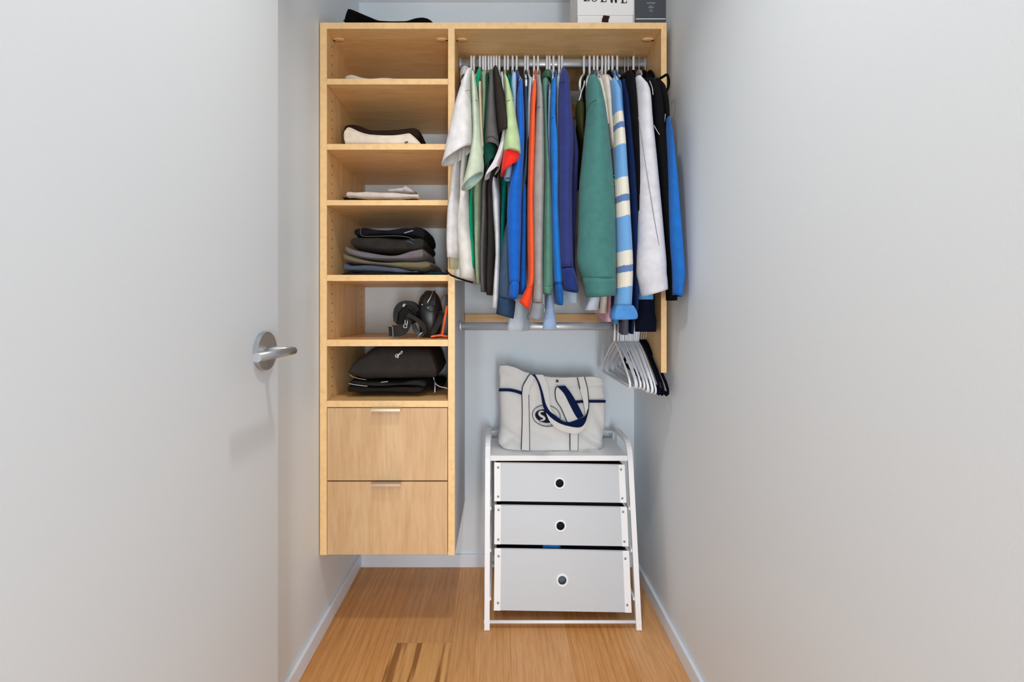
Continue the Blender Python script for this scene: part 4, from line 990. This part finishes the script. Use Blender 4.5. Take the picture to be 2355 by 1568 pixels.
# drawers: sheet front with corner strips, rivets, ring hole
fronts = [((1137, 1063), (1436, 1068), (1137, 1152), (1440, 1156), (1287, 1111), rgb(14, 30, 48)),
          ((1138, 1160), (1441, 1165), (1137, 1251), (1445, 1256), (1289, 1209), rgb(16, 20, 38)),
          ((1138, 1260), (1446, 1266), (1136, 1403), (1452, 1408), (1293, 1334), rgb(108, 118, 126))]
RIV = plain('rivet', rgb(150, 150, 152), 0.3, 0.8)
contents = [[fabric(8, 12, 24)], [fabric(44, 46, 58)], [fabric(20, 22, 32)]]
for di, (tl, tr_, bl, br, hc_, hcol) in enumerate(fronts):
    A, B, Cc, D = CP(*tl), CP(*tr_), CP(*br), CP(*bl)
    nrm = (B - A).cross(D - A).normalized()
    if nrm.y > 0: nrm = -nrm
    ctr = CP(*hc_)
    # project the hole centre into the plane of the sheet
    dn = nrm
    ctr = ctr - dn * (ctr - A).dot(dn)
    ex = (B - A).normalized(); ez = nrm.cross(ex)
    if ez.z < 0: ez = -ez
    hr = 0.0158
    N = 32
    def sq(k):
        a = 2 * math.pi * k / N
        return a
    # the front is a plate with a round hole: outer boundary sampled towards the same angles
    outer = []
    def hit(a):
        d = ex * math.cos(a) + ez * math.sin(a)
        best = None
        quad = [A, B, Cc, D]
        for i in range(4):
            p, q = quad[i], quad[(i + 1) % 4]
            e = q - p
            # solve ctr + s d = p + t e in the (ex, ez) basis
            m = Matrix(((d.dot(ex), -e.dot(ex)), (d.dot(ez), -e.dot(ez))))
            if abs(m.determinant()) < 1e-9: continue
            s_, t_ = m.inverted() @ Vector(((p - ctr).dot(ex), (p - ctr).dot(ez)))
            if s_ > 0 and -1e-6 <= t_ <= 1 + 1e-6 and (best is None or s_ < best): best = s_
        return ctr + d * best
    angs = sorted([2 * math.pi * k / N for k in range(N)] + [math.atan2((q - ctr).dot(ez), (q - ctr).dot(ex)) % (2 * math.pi) for q in (A, B, Cc, D)])
    M_ = len(angs)
    inn = [ctr + (ex * math.cos(a) + ez * math.sin(a)) * hr for a in angs]
    out = [hit(a) for a in angs]
    back = -nrm * 0.003
    rings = [inn, out, [p + back for p in out], [p + back for p in inn]]
    v = [p for r in rings for p in r]; f = []
    for i in range(4):
        for j in range(M_):
            f.append((i * M_ + j, i * M_ + (j + 1) % M_, ((i + 1) % 4) * M_ + (j + 1) % M_, ((i + 1) % 4) * M_ + j))
    # open-topped sheet box behind the front
    depth = Vector((0, 0.20 - 0.02 * di, 0))
    dr = bpy.data.objects.new('drawer', None)
    dr = mesh('drawer', v, f, SHEET, cart)
    bi = [A + back, B + back, Cc + back, D + back]
    inset = ex * 0.006
    sidesv = [A + back + inset, D + back + inset, D + depth + inset, A + depth + inset - Vector((0, 0, 0)), B + back - inset, Cc + back - inset, Cc + depth - inset, B + depth - inset]
    mesh('drawer_box', sidesv, [(0, 1, 2, 3), (4, 5, 6, 7), (1, 5, 6, 2), (3, 2, 6, 7)], SHEET, dr)
    # folded contents filling the drawer
    cz0 = D.z + 0.006; cz1 = A.z + 0.004
    cv, cf = box_geo(A.x + 0.014, B.x - 0.014, A.y + 0.022, A.y + 0.17, cz0, cz1)
    if di < 2: cz_mat = contents[di][0]
    else: cz_mat = contents[2][0]
    co = mesh('folded_contents', cv, cf, cz_mat, dr)
    bv = co.modifiers.new('soft', 'BEVEL'); bv.width = 0.02; bv.segments = 3
    # ring handle
    v, f = [], []
    ringp = [ctr + nrm * 0.0012 + (ex * math.cos(a) + ez * math.sin(a)) * (hr + 0.0035) for a in [2 * math.pi * k / 36 for k in range(36)]]
    rv, rf = [], []
    prof_r = [(hr - 0.001, -0.003), (hr - 0.001, 0.003), (hr + 0.0015, 0.0042), (hr + 0.0058, 0.003), (hr + 0.0068, 0.0003)]
    rr_ = [[ctr + (ex * math.cos(a) + ez * math.sin(a)) * r_ + nrm * o_ for a in [2 * math.pi * k / 36 for k in range(36)]] for r_, o_ in prof_r]
    rv, rf = loft_geo(rr_, False, False)
    mesh('ring_handle', rv, rf, PLASTIC_W, dr, True)
    # dark fabric seen through the hole
    pv = [ctr + (ex * math.cos(a) + ez * math.sin(a)) * (hr + 0.012) + Vector((0, 0.02, 0)) for a in [2 * math.pi * k / 24 for k in range(24)]]
    pv2 = [p + Vector((0, 0.004, 0)) for p in pv]
    mesh('folded_contents', *loft_geo([pv, pv2]), plain('hole_fabric_%d' % di, hcol, 0.9), dr)
    # corner strips
    wS = 0.0225
    for s, (T0, B0) in ((1, (A, D)), (-1, (B, Cc))):
        e = ex * (wS * s)
        q = [T0 - e * .02, T0 + e, B0 + e, B0 - e * .02]
        sv = [p + nrm * 0.0022 for p in q] + [p + nrm * 0.0001 for p in q]
        mesh('corner_strip', sv, [(0, 1, 2, 3), (7, 6, 5, 4), (0, 4, 5, 1), (1, 5, 6, 2), (2, 6, 7, 3), (3, 7, 4, 0)], SHEET_STRIP, dr)
        for tt in (0.13, 0.88):
            c_ = T0 + (B0 - T0) * tt + e * 0.62 + nrm * 0.0022
            rv, rf = loft_geo([[c_ + (ex * math.cos(a) + ez * math.sin(a)) * r_ + nrm * o_ for a in [2 * math.pi * k / 12 for k in range(12)]] for r_, o_ in ((0.0042, 0), (0.0036, 0.0014), (0.0014, 0.0022))])
            mesh('rivet', rv, rf, RIV, dr, True)
    # folded top edge line
    hem_ = [A + ex * wS + nrm * 0.0012, B - ex * wS + nrm * 0.0012]
    tube('top_hem', hem_, 0.0016, SHEET, dr, 6)
# bright blue cloth peeping out over the bottom drawer
A = CP(1252, 1262); 
folded('blue_cloth', 'bright blue cloth peeping out over the bottom cart drawer', 'cloth', [(1248, 1256, 1262), (1256, 1254, 1264), (1270, 1252, 1264), (1283, 1252, 1264), (1290, 1256, 1262)], CP(1270, 1257).y + 0.012, CP(1270, 1257).y + 0.05, fabric(20, 110, 190), 1, seed=41)

# ------------------------------------------------------------------ canvas tote bag
tote = thing('tote_bag', 'white canvas tote bag with navy trim and round emblem on the drawer cart', 'bag', (0.2, 1.80, tz))
def tyf(py): return 1.742 + (1036 - py) / 190.0 * 0.050
rows = [(1153, 1028, 1372, 1041, .060), (1146, 1020, 1389, 1036, .072), (1146, 1005, 1389, 1024, .074), (1150, 985, 1386, 1008, .070), (1150, 950, 1392, 985, .060), (1148, 900, 1393, 935, .048), (1149, 870, 1390, 900, .034), (1148, 852, 1388, 878, .024), (1149, 841, 1384, 867, .018)]
rings = []
NT, NR = 128, 64
MOUTH = [(1148, 842), (1165, 840), (1185, 845), (1205, 855), (1230, 861), (1260, 867), (1300, 868), (1340, 866), (1370, 867), (1388, 872)]
CREASES = [(1330, 985, 1394, 1030, .016, 9), (1150, 980, 1200, 1014, .014, 9), (1196, 985, 1150, 1025, .008, 8), (1160, 880, 1196, 900, .008, 8), (1150, 858, 1200, 884, .007, 7),
           (1255, 880, 1392, 884, .006, 3.5), (1360, 930, 1390, 990, .008, 9), (1222, 880, 1232, 930, .008, 7), (1230, 985, 1262, 1000, .006, 7)]
for i, (xa, ya, xb, yb_, d) in enumerate(crom(rows, NR)):
    pyc = (ya + yb_) / 2; yf_ = tyf(pyc)
    Lp, Rp = P(xa, ya, yf_ + d * .6), P(xb, yb_, yf_ + d * .6)
    c = (Lp + Rp) / 2; a = (Rp - Lp) / 2
    u = i / (NR - 1.0)
    ring = []
    for k in range(NT):
        t = 2 * math.pi * k / NT
        ct = math.copysign(abs(math.cos(t)) ** .55, math.cos(t)); st = math.copysign(abs(math.sin(t)) ** .5, math.sin(t))
        p = c + a * ct
        p.y = yf_ + d + d * st
        w = 0.0035 * math.sin(5 * ct + 7 * u) * (1 - abs(ct) ** 3) + 0.004 * math.sin(9 * u + 3 * ct) * (abs(ct) ** 2)
        if st < 0: p.y += abs(w) * 1.0
        qx = xa + (xb - xa) * (ct + 1) / 2; qy = ya + (yb_ - ya) * (ct + 1) / 2
        if st < 0:
            for x1, y1, x2, y2, dep, wid in CREASES:
                ex_, ey_ = x2 - x1, y2 - y1
                tt = max(0.0, min(1.0, ((qx - x1) * ex_ + (qy - y1) * ey_) / (ex_ * ex_ + ey_ * ey_)))
                dd = math.hypot(qx - x1 - ex_ * tt, qy - y1 - ey_ * tt)
                p.y += dep * math.exp(-(dd / wid) ** 2) * min(1.0, -st * 2)
        if u > 0.5:
            m_ = float(np.interp(qx, [q[0] for q in MOUTH], [q[1] for q in MOUTH]))
            p.z -= (m_ - (842 + (qx - 1148) / 240.0 * 26)) * p.y / F * ((u - 0.5) / 0.5) ** 1.5
        if p.z < tz + 0.001: p.z = tz + 0.001
        ring.append(p)
    rings.append(ring)
solid(mesh('bag_body', *loft_geo(rings, True, False), CANVAS, tote, True), 0.003)
def TY(py, d=0.0): return tyf(py) - 0.004 - d
def tstrip(name, prs, mat, d=0.0, th=0.0022, n=18):
    return strip(name, [(ax, ay, bx_, by, TY((ay + by) / 2, d)) for ax, ay, bx_, by in prs], mat, tote, th, n)
PIPE = fabric(20, 26, 48)
def tline(pts, d=0.0, r=0.0015, name='piping'):
    tube(name, [P(x, y, TY(y, d)) for x, y in crom(pts, 22)], r, PIPE, tote, 6)
tstrip('strap_webbing', [(1200, 905, 1216, 906), (1200, 950, 1217, 951), (1199, 1000, 1218, 1001), (1199, 1034, 1218, 1036)], CANVAS)
tline([(1200, 905), (1201, 950), (1200, 1000), (1199, 1034)], .001); tline([(1216, 906), (1217, 950), (1218, 1000), (1218, 1036)], .001, .0011)
tstrip('strap_webbing', [(1311, 985, 1329, 990), (1311, 1010, 1330, 1012), (1311, 1034, 1329, 1036)], CANVAS)
tline([(1311, 995), (1311, 1035)], .001); tline([(1330, 998), (1329, 1037)], .001, .0008)
# pocket band
tstrip('trim_band', [(1147, 893.5, 1147, 900), (1170, 893.5, 1170, 900), (1187, 896.5, 1186, 903), (1201, 901, 1200, 908)], NAVY_CLOTH, .001, .003)
tstrip('trim_band', [(1300, 925, 1300, 931), (1320, 922, 1320, 928), (1345, 920, 1345, 926), (1370, 920, 1370, 926), (1393, 920, 1393, 926)], NAVY_CLOTH, .001, .003)
# front handle
tstrip('handle', [(1201, 906, 1216, 908), (1203, 890, 1218, 892), (1211, 874, 1224, 880), (1220, 860, 1230, 866)], CANVAS, .004)
tline([(1200, 907), (1202, 889), (1210, 873), (1220, 860), (1229, 866)], .006)
tstrip('handle', [(1227, 861, 1249, 862), (1238, 880, 1257, 878), (1246, 905, 1262, 900), (1250, 930, 1264, 925), (1257, 948, 1268, 942), (1269, 962, 1277, 954)], CANVAS, .010)
tstrip('handle_lining', [(1226, 861, 1230, 860), (1237, 881, 1241, 880), (1244, 906, 1249, 904), (1248, 930, 1255, 928), (1255, 948, 1264, 945), (1266, 961, 1277, 955), (1285, 974, 1292, 967), (1305, 979, 1308, 973)], NAVY_CLOTH, .014)
tstrip('handle_lining', [(1292, 969, 1296, 976), (1312, 971, 1315, 981), (1330, 964, 1334, 982), (1346, 956, 1345, 974), (1352, 940, 1352, 955)], NAVY_CLOTH, .012)
tstrip('handle', [(1256, 949, 1257, 953), (1269, 962, 1265, 970), (1288, 974, 1281, 985), (1312, 981, 1303, 994), (1334, 983, 1326, 997), (1346, 972, 1344, 984), (1353, 950, 1354, 956)], CANVAS, .017)
tstrip('handle', [(1329, 867, 1344, 866), (1334, 895, 1351, 893), (1341, 920, 1354, 920), (1345, 942, 1354, 943), (1347, 955, 1352, 957)], CANVAS, .010)
tline([(1344, 866), (1351, 893), (1354, 922), (1353, 945), (1345, 965)], .013); tline([(1328, 868), (1332, 885), (1334, 895)], .013)
# rear handle falling forward
tstrip('handle', [(1279, 890, 1294, 888), (1277, 905, 1297, 903), (1282, 925, 1307, 922), (1292, 945, 1316, 942), (1304, 972, 1330, 964)], CANVAS, .004)
tline([(1282, 887), (1277, 898), (1279, 920), (1290, 938), (1299, 958), (1305, 972)], .007)
tstrip('handle_lining', [(1281, 888, 1300, 887), (1297, 905, 1312, 902), (1310, 930, 1326, 925), (1322, 953, 1338, 948), (1329, 963, 1342, 957)], NAVY_CLOTH, .008)
# emblem
def disc2(cx, cy, rx_, ry2, d, mat, name, parent=tote, n=40, ring=None, rot=0.0):
    o_, i_ = [], []
    def pt(a, rx3, ry3):
        x = rx3 * math.cos(a); y = ry3 * math.sin(a)
        X_ = cx + x * math.cos(rot) - y * math.sin(rot); Y_ = cy + x * math.sin(rot) + y * math.cos(rot)
        return P(X_, Y_, TY(Y_, d))
    A_ = [2 * math.pi * k / n for k in range(n)]
    ou = [pt(a, rx_, ry2) for a in A_]
    th = Vector((0, 0.0006, 0))
    if ring:
        inn = [pt(a, rx_ - ring, ry2 - ring) for a in A_]
        rg = [inn, ou, [p + th for p in ou], [p + th for p in inn]]
        v = [p for r in rg for p in r]; f = []
        for i in range(4):
            for j in range(n):
                f.append((i * n + j, i * n + (j + 1) % n, ((i + 1) % 4) * n + (j + 1) % n, ((i + 1) % 4) * n + j))
    else:
        v, f = loft_geo([ou, [p + th for p in ou]])
    return mesh(name, v, f, mat, parent)
EMB = fabric(22, 28, 46)
em = disc2(1256.5, 956, 33, 25, .0005, EMB, 'emblem_ring', ring=1.3, rot=0.18)
disc2(1254, 957, 23.5, 15, .0005, EMB, 'emblem_oval', rot=0.22)
tube('emblem_letter', [P(x, y, TY(y, .0012)) for x, y in crom([(1251, 946), (1244, 946), (1240, 950), (1243, 955), (1250, 959), (1252, 963), (1248, 966), (1242, 966)], 24)],
     [0.002 + 0.0035 * math.sin(math.pi * k / 23.0) for k in range(24)], CANVAS, tote, 6, False)
for ch, x, y, r in (('S', 1232, 940, -.5), ('U', 1236.5, 938, -.3), ('T', 1241, 937, -.15), ('T', 1245, 936.5, -.05), ('E', 1249, 936.5, .05)):
    text_obj(ch, PX(x, TY(y)), PZ(y, TY(y)), TY(y, .0008), 0.0085, plain('grey_print', rgb(140, 142, 152), .8), tote, 'emblem_lettering', r)
for ch, x, y, r in (('F', 1241.5, 973, .35), ('-', 1245, 975, .3), ('1', 1248, 977, .22), ('1', 1251.5, 978, .18), ('-', 1255, 978, .1), ('1', 1258, 978, .05), ('6', 1262, 978, .0), ('N', 1268, 977, -.12)):
    text_obj(ch, PX(x, TY(y)), PZ(y, TY(y)), TY(y, .0008), 0.0095, EMB, tote, 'emblem_lettering', r)
tube('snap_button', [P(1279, 876, TY(876, .004)), P(1284, 876.5, TY(876, .004))], 0.0045, plain('snap', rgb(60, 56, 54), .4, .6), tote, 8)
